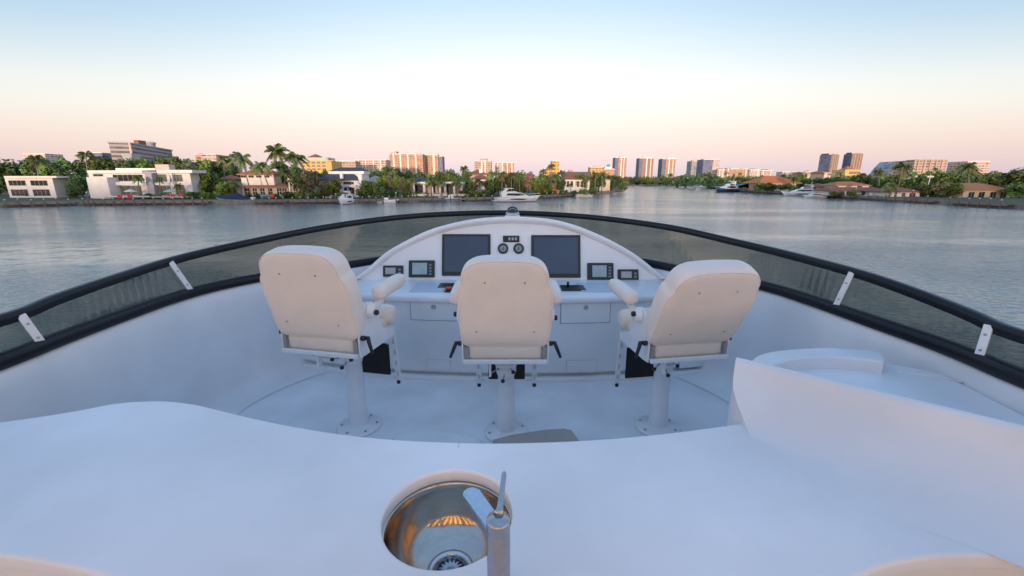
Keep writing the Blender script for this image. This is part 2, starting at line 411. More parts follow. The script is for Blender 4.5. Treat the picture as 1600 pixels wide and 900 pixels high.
bm = bmesh.new()          # brow: outer shell + raised rim lip
rows = []
for p in oa:
    b = T(p, 0); bk = Vector((b.x*.97, 4.72-.17*abs(b.x)**1.8, max(b.z-.10,.79)))
    rows.append([T(inset(p,.062), .001), T(inset(p,.058), .02), T(inset(p,.045), .052), T(inset(p,.025), .062), T(inset(p,.006), .055), T(p, .035), b, b.lerp(bk,.5)+Vector((0,0,.01)), bk, Vector((bk.x*.99, bk.y+.03, .78))])
grid(bm, rows); link('brow', bm, geldash, con, True)
bm = bmesh.new(); vs = [bm.verts.new(T(inset(p,.055), .0)) for p in oa]; bm.faces.new(vs); link('dash_panel', bm, geldash, con)
def panel(name, x0, y0, x1, y1, th, m, parent, bev=.006, off=.0, shrink=0):
    a, b = onface(x0, y1), onface(x1, y0); bm = bmesh.new()
    box(bm, a.x+shrink, b.x-shrink, a.y+shrink, b.y-shrink, off-.01, off+th, 0, bev, FM); return link(name, bm, m, parent)
for (x0,x1,y0,y1) in ((690.5,766.5,366,431),(830,906.5,367.5,434)):
    s = panel('chart_screen', x0, y0, x1, y1, .016, bezel_m, con)
    panel('display', x0+4, y0+4, x1-4, y1-6, .019, screen_m, s, .001)
for (x0,x1,y0,y1,dx0,dx1,dy0,dy1) in ((639,679.5,407,433.5,645,668,411,429),(917.5,958,411,437.5,925,947,415,433)):
    s = panel('autopilot_display', x0, y0, x1, y1, .022, bezel_m, con, .007)
    panel('display', dx0, dy0, dx1, dy1, .025, lcd, s, .001)
    for k in range(4): panel('button', dx1+3, y0+6+k*4.6, dx1+7, y0+8.6+k*4.6, .025, line_m, s, .001)
for (x0,x1,y0,y1,dx0,dx1) in ((599,630.5,415,432.5,603,619),(965,997,421,438.5,970,986)):
    s = panel('instrument_display', x0, y0, x1, y1, .020, bezel_m, con, .005)
    panel('display', dx0, y0+3.5, dx1, y1-4, .022, mat('lcd_pale', (.42,.41,.42), .25, var=.1, vscale=30), s, .001)
    for k in range(2): panel('button', dx1+4, y0+5+k*5, dx1+8, y0+8+k*5, .022, line_m, s, .001)
s = panel('switch_panel', 786, 368.5, 811.5, 378.5, .016, bezel_m, con, .003)
for k in range(4): panel('switch', 789.5+k*5, 371.5, 792.5+k*5, 375.8, .022, (lcd if k in (1,2,3) else bezel_m), s, .001)
for gxp in (786, 810.3):
    c = onface(gxp, 388.5); Mg = FM @ Matrix.Translation((c.x, c.y, 0)); bm = bmesh.new()
    lathe(bm, [(.0,-.01),(.053,-.01),(.053,.012),(.049,.018),(.040,.018),(.038,.010),(0,.010)], 40, M=Mg); g = link('gauge', bm, blkp, con, True)
    bm = bmesh.new(); lathe(bm, [(0,.0115),(.030,.0115)], 32, M=Mg); link('dial', bm, dialw, g)
    bm = bmesh.new(); box(bm, -.003,.003,-.008,.022,.0125,.0145,0,0,Mg); box(bm, -.011,.011,-.012,-.005,.0125,.0145,0,0,Mg); link('needle', bm, blkp, g)
    for k in range(12):
        a = 2*pi*k/12; bm = bmesh.new()
        if k == 0: lathe(bm, [(.034,.0185),(.036,.0195),(.038,.0185)], 24, M=Mg); link('scale_ring', bm, line_m, g)
        else: bm.free()
# drawers and doors on the cabinet front: panels a hair proud of the face with a dark gap round them
def front_rect(x0, y0, x1, y1):
    a = None
    def hit(px, py):
        d = d3(px, py); t = 3.6/d.y
        for _ in range(12): t = fy(d.x*t)/d.y
        return Vector((d.x*t, d.y*t, CZ+d.z*t))
    p, q = hit(x0, y0), hit(x1, y1); return p.x, q.x, q.z, p.z
def front_panel(name, x0, y0, x1, y1, m, gap=.006, gapm=line_m, knob=None, proud=.006):
    X0, X1, Z0, Z1 = front_rect(x0, y0, x1, y1); n = 10; xs = [X0+(X1-X0)*k/n for k in range(n+1)]
    def sheet(nm, a, b, z0, z1, off, mm, par):
        bm = bmesh.new(); xx = [a+(b-a)*k/n for k in range(n+1)]
        grid(bm, [[Vector((x, fy(x)+.002, z0)), Vector((x, fy(x)-off, z0)), Vector((x, fy(x)-off, z1)), Vector((x, fy(x)+.002, z1))] for x in xx], smooth=False)
        return link(nm, bm, mm, par)
    d = sheet(name, X0+gap, X1-gap, Z0+gap, Z1-gap, proud, m, con)
    sheet('shadow_gap', X0, X1, Z0, Z1, proud*.4, gapm, d)
    if knob:
        kx = X0+(X1-X0)*knob; kz = (Z0+Z1)/2 + (Z1-Z0)*.24
        Mk = Matrix.Translation((kx, fy(kx)-proud, kz)) @ Matrix.Rotation(pi/2, 4, 'X'); bm = bmesh.new()
        lathe(bm, [(.020,0),(.021,.004),(.016,.008),(.011,.009),(.010,.005),(0,.005)], 24, M=Mk); link('knob', bm, steel2, d, True)
    return d
front_panel('drawer', 640, 470.5, 716, 502, gel, knob=.50); front_panel('drawer', 876, 472, 953, 504, gel, knob=.50)
for x0,x1,y0,y1 in ((666,705,561,578),(885,932,563,581)):
    v = front_panel('vent_panel', x0, y0, x1, y1, gel, .004, line_f)
front_panel('locker_door', 486, 544, 530, 561, gel, .006); front_panel('locker_door', 1062, 551, 1108, 571, gel, .006)
front_panel('locker_door', 565, 466, 602, 480, gel, .003, line_f)
# controls on the desk
def deskbox(name, x0, x1, yb, yt, h, m, bev=.004):
    a, b = atz(x0, yb, .80), atz(x1, yt, .80); bm = bmesh.new(); box(bm, a.x, b.x, a.y, b.y, .798, .80+h, 0, bev); return link(name, bm, m, con)
deskbox('keypad', 683, 713, 451, 444, .012, bezel_m); t1 = deskbox('joystick_plate', 878, 911, 455, 447, .012, bezel_m)
bm = bmesh.new(); p = atz(887, 450, .80); tube(bm, [p+Vector((0,0,.01)), p+Vector((0,-.01,.06))], [.014,.010], 10); link('joystick', bm, blkp, t1, True)
kp = deskbox('throttle_plate', 694, 712, 457, 451, .010, blkp); bm = bmesh.new(); p = atz(702, 455, .80)
tube(bm, [p+Vector((-.03,0,.03)), p+Vector((.03,0,.03))], .012, 10); link('throttle_grip', bm, orange_m, kp, True)
# compass
cp = onface(804, 341); cb = T(Vector((cp.x, cp.y, 0)), -.03)
cm = thing('compass', 'small domed compass on the crown of the helm dash brow', 'compass', (cb.x-.02, cb.y, cb.z+.004)); cm.scale = (1.15,1.15,1.15)
bm = bmesh.new(); lathe(bm, [(0,0),(.066,0),(.068,.018),(.060,.030),(0,.030)], 36); link('base', bm, wmet, cm, True)
bm = bmesh.new(); lathe(bm, [(.058,.030),(.060,.042),(.050,.060),(.043,.046),(.0,.046)], 36); link('collar', bm, steel2, cm, True)
bm = bmesh.new(); lathe(bm, [(.0,.048),(.034,.046),(.036,.060),(.026,.078),(0,.084)], 30); link('card', bm, mat('compass_blue', (.02,.03,.06), .2), cm, True)
bm = bmesh.new(); lathe(bm, [(.052,.050),(.050,.072),(.036,.094),(.016,.104),(0,.106)], 36); link('dome', bm, domeg, cm, True)

# ---- helm chairs (local: origin on the floor under the pedestal, facing +Y)
def back_outline(s=1.0, dw=0):
    half = [(0,0),(.16,-.002),(.225,.0),(.258,.012),(.272,.040),(.279,.10),(.284,.20),(.286,.30),(.284,.365),(.276,.40),(.262,.425),(.257,.45),(.248,.49),(.222,.530),(.18,.555),(.12,.567),(0,.572)]
    pts = [(x-dw if x > .05 else x, z) for x, z in half]
    return pts
def make_chair():
    t = thing('helm_chair', 'x', 'chair')
    bm = bmesh.new(); lathe(bm, [(0,0),(.155,0),(.158,.006),(.150,.014),(.085,.022),(.066,.040),(.0,.040)], 40); fl = link('base_flange', bm, wmet, t, True)
    for k in range(6):
        a = 2*pi*k/6+.35; bm = bmesh.new(); lathe(bm, [(.010,.010),(.010,.022),(.006,.026),(0,.026)], 8, (.125*cos(a), .125*sin(a), 0)); link('bolt', bm, steel2, fl)
    bm = bmesh.new(); lathe(bm, [(.072,.03),(.066,.06),(.061,.25),(.056,.455),(.064,.458),(.064,.475),(.0,.475)], 40); link('pedestal', bm, wmet, t, True)
    bm = bmesh.new(); lathe(bm, [(.060,.476),(.070,.478),(.070,.505),(.061,.508),(.061,.520),(.074,.522),(.074,.545),(.058,.55),(.058,.60),(.078,.61),(.078,.634),(0,.634)], 40); sw = link('swivel_head', bm, wmet, t, True)
    for a, z, l in ((-1.1,.53,.05),(-1.75,.47,.05),(-2.5,.51,.075),(1.9,.50,.05)):
        bm = bmesh.new(); p = Vector((.06*cos(a), .06*sin(a), z)); q = p+Vector((cos(a)*l, sin(a)*l, -.02)); tube(bm, [p, q], .004, 6); k = link('clamp_rod', bm, steel2, sw)
        bm = bmesh.new(); lathe(bm, [(0,-.012),(.012,-.008),(.014,0),(.012,.010),(0,.013)], 12, q); link('knob', bm, blkp, k, True)
    bm = bmesh.new(); box(bm, -.085,.085,-.12,.12,.600,.633,0,.006); box(bm, -.11,-.095,-.15,-.11,.50,.634,0,.003); link('slide_block', bm, wmet, t)
    bm = bmesh.new(); box(bm, -.24,.24,-.20,.22,.635,.650,0,.004); box(bm, -.16,-.13,-.17,.2,.615,.634,0,.002); box(bm, .13,.16,-.17,.2,.615,.634,0,.002)
    # rear tray lip
    box(bm, -.262,.262,-.262,-.24,.640,.668,0,.006)
    fm = link('seat_frame', bm, wmet, t)
    for x in (-.14,.12):
        bm = bmesh.new(); lathe(bm, [(0,-.003),(.007,-.003),(.007,.0)], 10, M=Matrix.Translation((x,-.262,.652)) @ Matrix.Rotation(pi/2,4,'X')); link('bolt', bm, blkp, fm)
    bm = bmesh.new(); box(bm, -.235,.235,-.238,.20,.655,.765,0,.030); link('seat_cushion', bm, vinyl, t, True)
    for p in bpy.data.meshes['seat_cushion'].polygons if 'seat_cushion' in bpy.data.meshes else []: p.use_smooth = True
    bm = bmesh.new(); tube(bm, [(-.262,.24,.765),(-.245,.24,.765),(-.20,.24,.765),(.20,.24,.765),(.245,.24,.765),(.262,.24,.765)], [.045,.068,.076,.076,.068,.045], 20); link('thigh_bolster', bm, vinyl2, t, True)
    # side brackets, hinge discs, arms
    for s in (-1, 1):
        bm = bmesh.new(); x0, x1 = sorted((s*.262, s*.272))
        rows = []
        for yy, z0, z1 in ((-.235,.640,.80),(-.17,.635,.93),(-.09,.635,.96),(-.02,.635,.90),(.05,.635,.74),(.20,.635,.69)):
            rows.append([Vector((x0,yy,z0)),Vector((x1,yy,z0)),Vector((x1,yy,z1)),Vector((x0,yy,z1))])
        v = grid(bm, rows, smooth=False, closed=True); bm.faces.new(v[0]); bm.faces.new(v[-1]); link('side_bracket', bm, wmet, t)
        Mh = Matrix.Translation((s*.272,-.09,.905)) @ Matrix.Rotation(s*pi/2,4,'Y'); bm = bmesh.new()
        lathe(bm, [(0,0),(.052,0),(.052,.012),(.047,.016),(.047,.034),(.042,.040),(0,.040)], 32, M=Mh); hg = link('hinge_disc', bm, wmet, t, True)
        bm = bmesh.new(); lathe(bm, [(0,.04),(.016,.04),(.018,.052),(.013,.062),(0,.062)], 14, M=Mh @ Matrix.Translation((.012,-.01,0))); link('knob', bm, blkp, hg, True)
        bm = bmesh.new(); tube(bm, [(s*.29,-.10,.90),(s*.30,-.03,.935),(s*.310,.06,.975)], [.022,.020,.018], 12); am = link('arm_bracket', bm, wmet, t, True)
        bm = bmesh.new(); rows = []
        for yy, k in ((-.075,.35),(-.070,.72),(-.055,.92),(-.03,1),(.08,1.0),(.20,.98),(.245,.90),(.262,.68),(.268,.30)):
            rows.append([Vector((s*.319 + .048*k*(abs(cos(a))**.7)*(1 if cos(a)>0 else -1), yy, 1.012+.058*(yy+.03) + .045*k*(abs(sin(a))**.7)*(1 if sin(a)>0 else -1))) for a in [2*pi*j/20 for j in range(20)]])
        v = grid(bm, rows, closed=True); bm.faces.new(v[0]); bm.faces.new(v[-1]); link('armrest', bm, vinyl2, t, True)
        bm = bmesh.new(); p = Vector((s*.285,-.19,.755)); tube(bm, [p, p+Vector((s*.026,-.01,.004)), p+Vector((s*.036,-.02,-.02)), p+Vector((s*.062,-.035,-.085))], [.012,.014,.012,.009], 12); link('recline_lever', bm, blkp, t, True)
        bm = bmesh.new(); tube(bm, [(s*.262,-.21,.76),(s*.295,-.21,.76)], .016, 12); link('knob', bm, blkp, t, True)
        bm = bmesh.new(); box(bm, *sorted((s*.235,s*.258)), -.245,-.232,.665,.745,0,.004); link('corner_pad', bm, mat('grey_vinyl', (.30,.28,.27), .6), t)
        # footrest struts
        bm = bmesh.new(); Ms = Matrix.Translation((s*.215,.33,.20)) @ Matrix.Rotation(R(7),4,'X'); box(bm, -.020,.020,-.007,.007,0,.46,0,.003,Ms); st = link('footrest_strut', bm, wmet, t)
        for k in range(4):
            bm = bmesh.new(); box(bm, -.008,.008,-.0085,.0085,.06+k*.09,.10+k*.09,0,0,Ms); link('slot', bm, line_f, st)
        bm = bmesh.new(); lathe(bm, [(0,-.014),(.014,-.010),(.014,.010),(0,.014)], 12, (s*.215,.32,.205)); link('knob', bm, blkp, st, True)
    bm = bmesh.new(); box(bm, -.142,.142,.335,.350,.245,.50,0,.006); link('footrest', bm, tread, t)
    bm = bmesh.new(); tube(bm, [(-.215,.345,.24),(.215,.345,.24)], .010, 8); link('crossbar', bm, wmet, t, True)
    bm = bmesh.new(); tube(bm, [(.175,.31,.535),(.170,.30,.49)], .006, 8); tube(bm, [(.150,.305,.515),(.195,.305,.520)], .006, 8); link('latch', bm, wmet, t)
    # backrest
    Mb = Matrix.Identity(4)
    half = back_outline(); n = len(half)
    half = [(p.x, p.y) for p in spline([(x,z,0) for x,z in half], 3)]
    ring = [(x,z) for x,z in half] + [(-x,z) for x,z in reversed(half[1:-1])]
    cx, czz = 0, .285
    def sec(y, k, dx):   # shrink by dx metres
        out_ = []
        for x, z in ring:
            v = Vector((x-cx, z-czz)); l = v.length; f = (l-dx)/l*k; out_.append(Mb @ Vector((v.x*f, y, v.y*f+czz)))
        return out_
    bm = bmesh.new(); secs = [(-.001,1,.007),(.010,1,.000),(.03,1,-.003),(.085,.995,-.002),(.118,.985,.004),(.138,.96,.015),(.150,.90,.03),(.155,.6,.03)]
    v = grid(bm, [sec(*s) for s in secs], closed=True); bm.faces.new(v[-1]); bk = link('backrest', bm, vinyl2, t, True); bk.location = (0,-.235,.752); bk.rotation_euler = (R(11),0,0)
    # rear panel, gently padded
    bm = bmesh.new(); kk = [1,.985,.95,.85,.7,.5,.3,.12]; yy = [0,-.0065,-.011,-.015,-.018,-.020,-.021,-.0215]
    v = grid(bm, [sec(y, k, .008) for k, y in zip(kk, yy)], closed=True); bm.faces.new(v[-1]); rp = link('back_panel', bm, vinyl, bk, True)
    bm = bmesh.new(); tube(bm, [*sec(-.003,1,.007), sec(-.003,1,.007)[0]], .0035, 6, False); link('piping', bm, vinyl2, bk, True)
    for (x, z) in ((-.115,.44),(.115,.44),(-.175,.115),(.175,.115)):
        Mk = Mb @ Matrix.Translation((x,-.0175,z)) @ Matrix.Rotation(pi/2,4,'X'); bm = bmesh.new()
        lathe(bm, [(.026,-.004),(.016,.002),(.010,.0025),(.0075,-.002),(.0065,.002),(0,.003)], 20, M=Mk); b_ = link('button', bm, vinyl, rp, True)
        bm = bmesh.new(); lathe(bm, [(0,.0040),(.0048,.0036),(.0052,.001)], 14, M=Mk); link('button_cap', bm, mat('button_brown', (.16,.12,.09), .5), b_, True)
    return t
chair = make_chair()
CH = [(791,675,0.0,11,0,0,'middle helm chair, cream back squarely towards the camera in front of the dash gauges'),
      (562,666,-12,14,-.09,.060,'left helm chair with cream back, turned slightly to the right'),
      (1027,668,9,27,-.05,.015,'right helm chair with cream back, turned slightly left, nearest the moulded settee')]
for i, (px, py, a, tl, sl, up, lb) in enumerate(CH):
    o = chair if i == 0 else None
    if o is None:
        o = copy_tree(chair)
    p = atz(px, py, 0); o.location = (p.x, p.y, .002); o.rotation_euler = (0,0,R(a)); o['label'] = lb; o['group'] = 'helm chairs at the console'
    for ch in [x for x in C.objects if x.parent == o]:
        nm = ch.name.split('.')[0]
        if nm == 'backrest': ch.rotation_euler = (R(tl),0,0)
        if nm not in ('base_flange','pedestal','swivel_head'): ch.location.y += sl; ch.location.z += up
        if nm == 'swivel_head': ch.location.z += up
        if nm == 'pedestal': ch.scale.z = 1+up/.475
    lev = [x for x in C.objects if x.parent == o and x.name.startswith('recline_lever')]
    lev.sort(key=lambda x: sum(v.co.x for v in x.data.vertices))
    if i == 1: bpy.data.objects.remove(lev[0])
    if i == 2: bpy.data.objects.remove(lev[1])

# ---- wet bar counter with sink
ct = thing('bar_counter', 'large white moulded bar counter with a round sink cut-out in the foreground', 'counter')
CTZ = .93
edge_px = [(-30,662),(50,652),(125,640),(185,629),(250,625.5),(300,630),(345,640),(400,653),(470,667),(550,679),(625,686),(700,689.5),(775,691),(850,689.5),(925,686),(1000,680),(1080,671),(1160,660)]
ed = [atz(x, y, CTZ) for x, y in edge_px]; ed = [Vector((p.x,p.y,0)) for p in ed]
ed = spline(ed, 4)
near = [(1.25,1.10),(1.65,1.05),(1.95,.9),(1.95,.72),(1.5,.76),(1.05,.785),(.85,.765),(.70,.715),(.45,.60),(.2,.52),(0,.50),(-.3,.53),(-.55,.60),(-.75,.69),(-.92,.745),(-1.2,.79),(-1.6,.82),(-2.1,.86)]
near = [Vector((x,y,0)) for x, y in near]
outl = ed + near[:4] + spline(near[3:], 4)[1:]
SC = atz(700, 800, CTZ); SR = .163
hole = [(SC.x+SR*cos(2*pi*k/72), SC.y+SR*sin(2*pi*k/72)) for k in range(72)]
slab = shape2d([[(p.x,p.y) for p in outl], hole], .042, .010, 'counter_top', gel, ct, CTZ)
bm = bmesh.new(); rows = [[Vector((p.x,p.y-.015,CTZ-.03)), Vector((p.x,p.y-.02,.4)), Vector((p.x,p.y-.06,0))] for p in ed]; grid(bm, rows)
rows = [[Vector((p.x,p.y+.02,CTZ-.03)), Vector((p.x,p.y+.03,.4)), Vector((p.x,p.y+.05,0))] for p in spline(near[3:],4)]; grid(bm, rows); link('cabinet', bm, gel, ct, True)
bm = bmesh.new(); a = atz(718,689,CTZ+.0015); b = atz(716,700,CTZ+.0015); tube(bm, [a+Vector((0,-.004,0)), b], .0009, 5); link('hairline_seam', bm, line_f, ct)
# sink
sk = thing('sink', 'round stainless steel sink bowl set into the white counter', 'sink', (SC.x, SC.y, CTZ-.040))
bm = bmesh.new(); lathe(bm, [(.185,-.001),(.1625,-.001),(.1605,-.003),(.159,-.02),(.154,-.05),(.141,-.088),(.118,-.118),(.088,-.136),(.062,-.142),(.058,-.143)], 96); link('bowl', bm, steel, sk, True)
bm = bmesh.new(); lathe(bm, [(.062,-.1405),(.060,-.138),(.052,-.137),(.046,-.140),(.043,-.146),(.041,-.158),(.0,-.160)], 60); dr = link('drain', bm, chrome, sk, True)
bm = bmesh.new(); lathe(bm, [(.036,-.150),(.034,-.145),(.026,-.143),(.024,-.147),(.010,-.146),(0,-.143)], 40); bs = link('strainer', bm, steel2, dr, True)
for k in range(16):
    a = 2*pi*k/16; Mq = Matrix.Rotation(a,4,'Z') @ Matrix.Translation((.0305,0,-.1432)); bm = bmesh.new(); box(bm, -.0055,.006,-.0022,.0022,-.001,.0012,0,0,Mq); link('slot', bm, darkm, bs)
# faucet
FX, FY = -.026, .675
fa = thing('faucet', 'steel pillar faucet with flat spout and thin lever over the round sink', 'faucet', (FX, FY, CTZ))
bm = bmesh.new(); lathe(bm, [(0,0),(.030,0),(.030,.006),(.0235,.009),(.0225,.012),(.0225,.168),(.0215,.172)], 48); bd = link('body', bm, steel2, fa, True)
bm = bmesh.new(); lathe(bm, [(.0215,.172),(.0225,.174),(.0228,.196),(.0215,.201),(.0,.2025)], 48); cpn = link('cap', bm, steel2, fa, True)
bm = bmesh.new(); lathe(bm, [(0,0),(.003,0),(.0035,-.002)], 16, M=Matrix.Translation((.0,-.0228,.085)) @ Matrix.Scale(1.8,4,(0,0,1)) @ Matrix.Rotation(pi/2,4,'X')); link('sensor_hole', bm, darkm, bd)  # dark disc whose colour gives the shade inside a small sensor hole
sp = [( -.003,.0,.150),(-.075,.115,.165)]
d = Vector((-.062,.098,0)).normalized(); nn = Vector((-d.y,d.x,0)); bm = bmesh.new(); ring = []
pts = []
Ls, wd = .130, .0185
for k in range(13): a = -pi/2+pi*k/12; pts.append((Ls-wd+wd*cos(a), wd*sin(a)))
pts += [(0,wd),(0,-wd)]
top = [bm.verts.new(d*a_+nn*b_+Vector((0,0,.176+.03*a_))) for a_, b_ in pts]; bot = [bm.verts.new(d*a_+nn*b_*.95+Vector((0,0,.160+.03*a_))) for a_, b_ in pts]
bm.faces.new(top); bm.faces.new(bot[::-1])
for k in range(len(pts)): bm.faces.new((top[k], bot[k], bot[(k+1)%len(pts)], top[(k+1)%len(pts)]))
bmesh.ops.bevel(bm, geom=[e for e in bm.edges if e.verts[0] in top and e.verts[1] in top], offset=.0025, segments=2, affect='EDGES')
link('spout', bm, mat('spotted_steel', (.52,.58,.66), .3, 1, var=.12, vscale=90), fa)
bm = bmesh.new(); tube(bm, [(.0,.008,.2015),(.002,.02,.204),(.006,.055,.213),(.0095,.092,.226),(.010,.097,.228)], [.0105,.0068,.0052,.0052,.0035], 12); link('lever', bm, steel2, cpn, True)

# ---- moulded backrest fin rising out of the counter on the right
RA = Vector((.843,1.49,1.10)); RB = Vector((1.265,1.13,1.10)); rd = (RB-RA).normalized(); nd = Vector((-rd.y, rd.x, 0));  nd = nd if nd.y < 0 else -nd
fin = thing('backrest_fin', 'white moulded backrest ridge rising from the right end of the bar counter', 'backrest')
bm = bmesh.new(); rows = []
S = [0,.006,.02,.05,.1,.2,.35,.55,.8,1.1]
for s in S:
    P = RA + rd*s; e = max(0, 1-s/.05)
    row = []
    row.append(P - nd*.06 + Vector((0,0,-.75)))
    row.append(P - nd*.045 + Vector((0,0,-.04)))
    row.append(P - nd*.035 + Vector((0,0,-.008-.004*e)))
    for d_, z_ in ((-.022,0.0),(-.008,0.0),(0,-.003),(.010,-.014),(.024,-.038),(.045,-.063),(.075,-.090),(.12,-.118),(.17,-.140),(.23,-.156),(.30,-.166),(.38,-.1695)):
        bulge = .020*sin(min(1, max(0,d_)/.17)*pi)*(1-min(1,s/.25))
        lim = 1.0
        # the free end follows the counter edge
        if d_ >= .12: w_ = min(1, s/.40); w_ = w_*w_*(3-2*w_); f_ = min(1,(d_-.12)/.08); z_ = z_*(1-f_+f_*w_) + (-.1712)*f_*(1-w_)
        q = P + nd*d_ + rd*(.53*max(d_,0)) - rd*bulge + Vector((0,0,z_))
        row.append(q)
    rows.append(row)
v = grid(bm, rows); 
endv = [bm.verts.new(p + Vector((0,0,0))) for p in rows[0]]
floorv = [bm.verts.new(Vector((p.x+.0, p.y, .35))) for p in rows[0]]
for k in range(1, len(endv)-1): 
    f = bm.faces.new((endv[k], endv[k+1], floorv[k+1], floorv[k])); f.smooth = True
link('moulding', bm, gel, fin, True)
bm = bmesh.new(); tube(bm, [RA+rd*(s+.03)+nd*.055+Vector((0,0,-.0735)) for s in (.12,.3,.45)], .0008, 5); link('seam_line', bm, line_f, fin)

# ---- moulded settee against the starboard coaming
se = thing('moulded_settee', 'low white moulded settee with curved rim along the right-hand side wall', 'settee')
far = [atz(x, y, .80) for x, y in ((1165,590),(1180,580),(1200,572),(1240,562),(1290,558.5),(1340,560),(1382,566),(1430,574),(1474,583))]
pts = [(p.x,p.y) for p in spline(far, 3)] + [(2.10,1.2),(2.10,.2),(1.75,.2),(1.66,.8),(1.40,1.22),(1.12,1.55)]
shape2d([pts], .78, .02, 'seat_base', gel, se, .80)
o1 = [atz(x, y, .865) for x, y in ((1168,569),(1182,556),(1205,549),(1240,545),(1290,543),(1330,545),(1372,549.5),(1384,563))]
i1 = [atz(x, y, .865) for x, y in ((1381,565.5),(1340,560),(1290,558),(1245,561),(1215,567.5),(1192,577))]
shape2d([[(p.x,p.y) for p in spline(o1,3)] + [(p.x,p.y) for p in spline(i1,3)]], .32, .010, 'rim', gel, se, .865)
bm = bmesh.new(); tube(bm, [atz(x,y,.803) for x, y in ((1398,580),(1435,585.5),(1474,592),(1520,600))], .005, 8); link('lit_edge_strip', bm, gel, se)  # thin strip put in for the line of a sunlit edge
# ---- floor pieces behind the counter
p1 = [atz(x, y, .05) for x, y in ((770,686),(800,678),(850,670.5),(880,668.5),(893,671),(906,688),(870,705),(800,705))]
o = shape2d([[(p.x,p.y) for p in p1]], .045, .012, 'floor_cushion', beige_m, None, .05); tag(o, 'flat beige cushion lying on the deck just behind the counter edge', 'cushion')
p1 = [atz(x, y, .05) for x, y in ((612,683),(640,673),(680,671),(720,676),(752,686),(740,700),(640,700))]
o = shape2d([[(p.x,p.y) for p in spline([(q.x,q.y,0) for q in p1],3,True)]], .05, .02, 'deck_hatch', gel, None, .05); tag(o, 'low rounded white hatch on the deck left of the middle chair foot', 'hatch')

# ---- hardtop with lit strips behind the camera (seen only as reflections)
ht = thing('hardtop', 'white hardtop roof with warm strip lights aft of the bar', 'roof')
bm = bmesh.new(); box(bm, -2.2,2.0,-4.2,-.35,2.25,2.38,0,.04); link('roof_panel', bm, mat('hardtop_lining', (.30,.21,.14), .5, var=.1), ht)
for x in (-1.9, 1.7):
    bm = bmesh.new(); tube(bm, [(x,-1.2,0),(x,-1.0,1.2),(x,-1.3,2.3)], .05, 12); link('post', bm, wmet, ht, True)
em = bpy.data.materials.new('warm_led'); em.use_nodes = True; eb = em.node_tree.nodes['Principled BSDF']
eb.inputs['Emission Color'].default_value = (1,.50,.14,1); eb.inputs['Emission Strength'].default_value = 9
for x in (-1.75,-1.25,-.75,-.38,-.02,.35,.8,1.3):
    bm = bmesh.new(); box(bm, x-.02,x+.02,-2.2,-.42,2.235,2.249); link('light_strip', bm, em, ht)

for x in (-2.12, 1.93):
    bm = bmesh.new(); box(bm, x-.008,x+.008,-2.6,-.45,2.10,2.235); link('side_fascia', bm, wmet, ht)
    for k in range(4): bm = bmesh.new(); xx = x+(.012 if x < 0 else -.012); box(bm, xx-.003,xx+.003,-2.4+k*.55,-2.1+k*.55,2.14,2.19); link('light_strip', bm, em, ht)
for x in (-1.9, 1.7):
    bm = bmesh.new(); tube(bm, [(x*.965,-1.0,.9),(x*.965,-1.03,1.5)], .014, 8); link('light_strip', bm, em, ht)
# ---- hull of the own yacht below the flybridge
bm = bmesh.new(); rows = []
for y, hw in ((-6,3.0),(0,3.1),(4,3.0),(8,2.5),(11,1.7),(13.5,.7),(14.5,.05)):
    rows.append([Vector((-hw,y,-2.0)),Vector((-hw*.97,y,-2.6)),Vector((-hw*.8,y*.97,WZ-.3)),Vector((hw*.8,y*.97,WZ-.3)),Vector((hw*.97,y,-2.6)),Vector((hw,y,-2.0))])
v = grid(bm, rows, closed=True); tag(link('yacht_hull', bm, gel, None, False), 'white hull and foredeck of the yacht carrying the flybridge', 'hull')


# ================================================================ WATER AND BANKS
bm = bmesh.new(); s_ = 9000; vs = [bm.verts.new((x, y, 0)) for x, y in ((-s_,-3000),(s_,-3000),(s_,14000),(-s_,14000))]; bm.faces.new(vs)
struct(link('water', bm, water_m, loc=(0,0,WZ)))
grass = mat('bank_grass', (.060,.085,.030), .9, var=.4, vscale=.6, bump=.2, bscale=8)
soil = mat('far_ground', (.10,.10,.06), .9, var=.4, vscale=.05)
conc = mat('seawall_concrete', (.26,.23,.20), .85, var=.35, vscale=1.2, bump=.2, bscale=12)
wood = mat('dock_wood', (.17,.135,.105), .85, var=.35, vscale=3, stretch=(1,1,6))
def W2(px, py, z=WZ): p = atz(px, py, z); return (p.x, p.y)
shoreL = [W2(*p) for p in ((-160,328),(0,324),(125,321),(340,319.5),(470,318.5),(585,317.5),(660,315.5),(700,314.5),(770,314),(838,310.5),(870,308.5),(905,306),(950,302),(975,298))]
shoreR = [W2(*p) for p in ((1150,299),(1225,304),(1280,306.5),(1310,309.5),(1400,315.5),(1474,319.5),(1600,327),(1760,338))]
def bank(name, shore, back, gm, wall_label):
    bm = bmesh.new(); vs = [bm.verts.new((x,y,0)) for x, y in shore+back]; bm.faces.new(vs); bmesh.ops.triangulate(bm, faces=bm.faces[:])
    struct(link(name, bm, gm, loc=(0,0,GZ)))
    bm = bmesh.new(); p = [Vector((x,y,0)) for x, y in shore]
    grid(bm, [[Vector((a.x,a.y-.35,-1.6)), Vector((a.x,a.y-.35,.12)), Vector((a.x,a.y+.35,.12)), Vector((a.x,a.y+.35,-.3))] for a in p], smooth=False)
    o = link('seawall', bm, conc, loc=(0,0,GZ)); tag(o, wall_label, 'seawall')
bank('ground', shoreL, [(W2(962,292)[0], 430), (-500,520), (-2500,520), (-2500,shoreL[0][1])], grass, 'weathered concrete seawall along the left bank under the waterfront gardens')
bank('ground', shoreR, [(2500,shoreR[-1][1]), (2500,640), (W2(1150,294)[0], 470), (W2(1140,297)[0], 330)], grass, 'weathered concrete seawall along the right bank below the lawns')
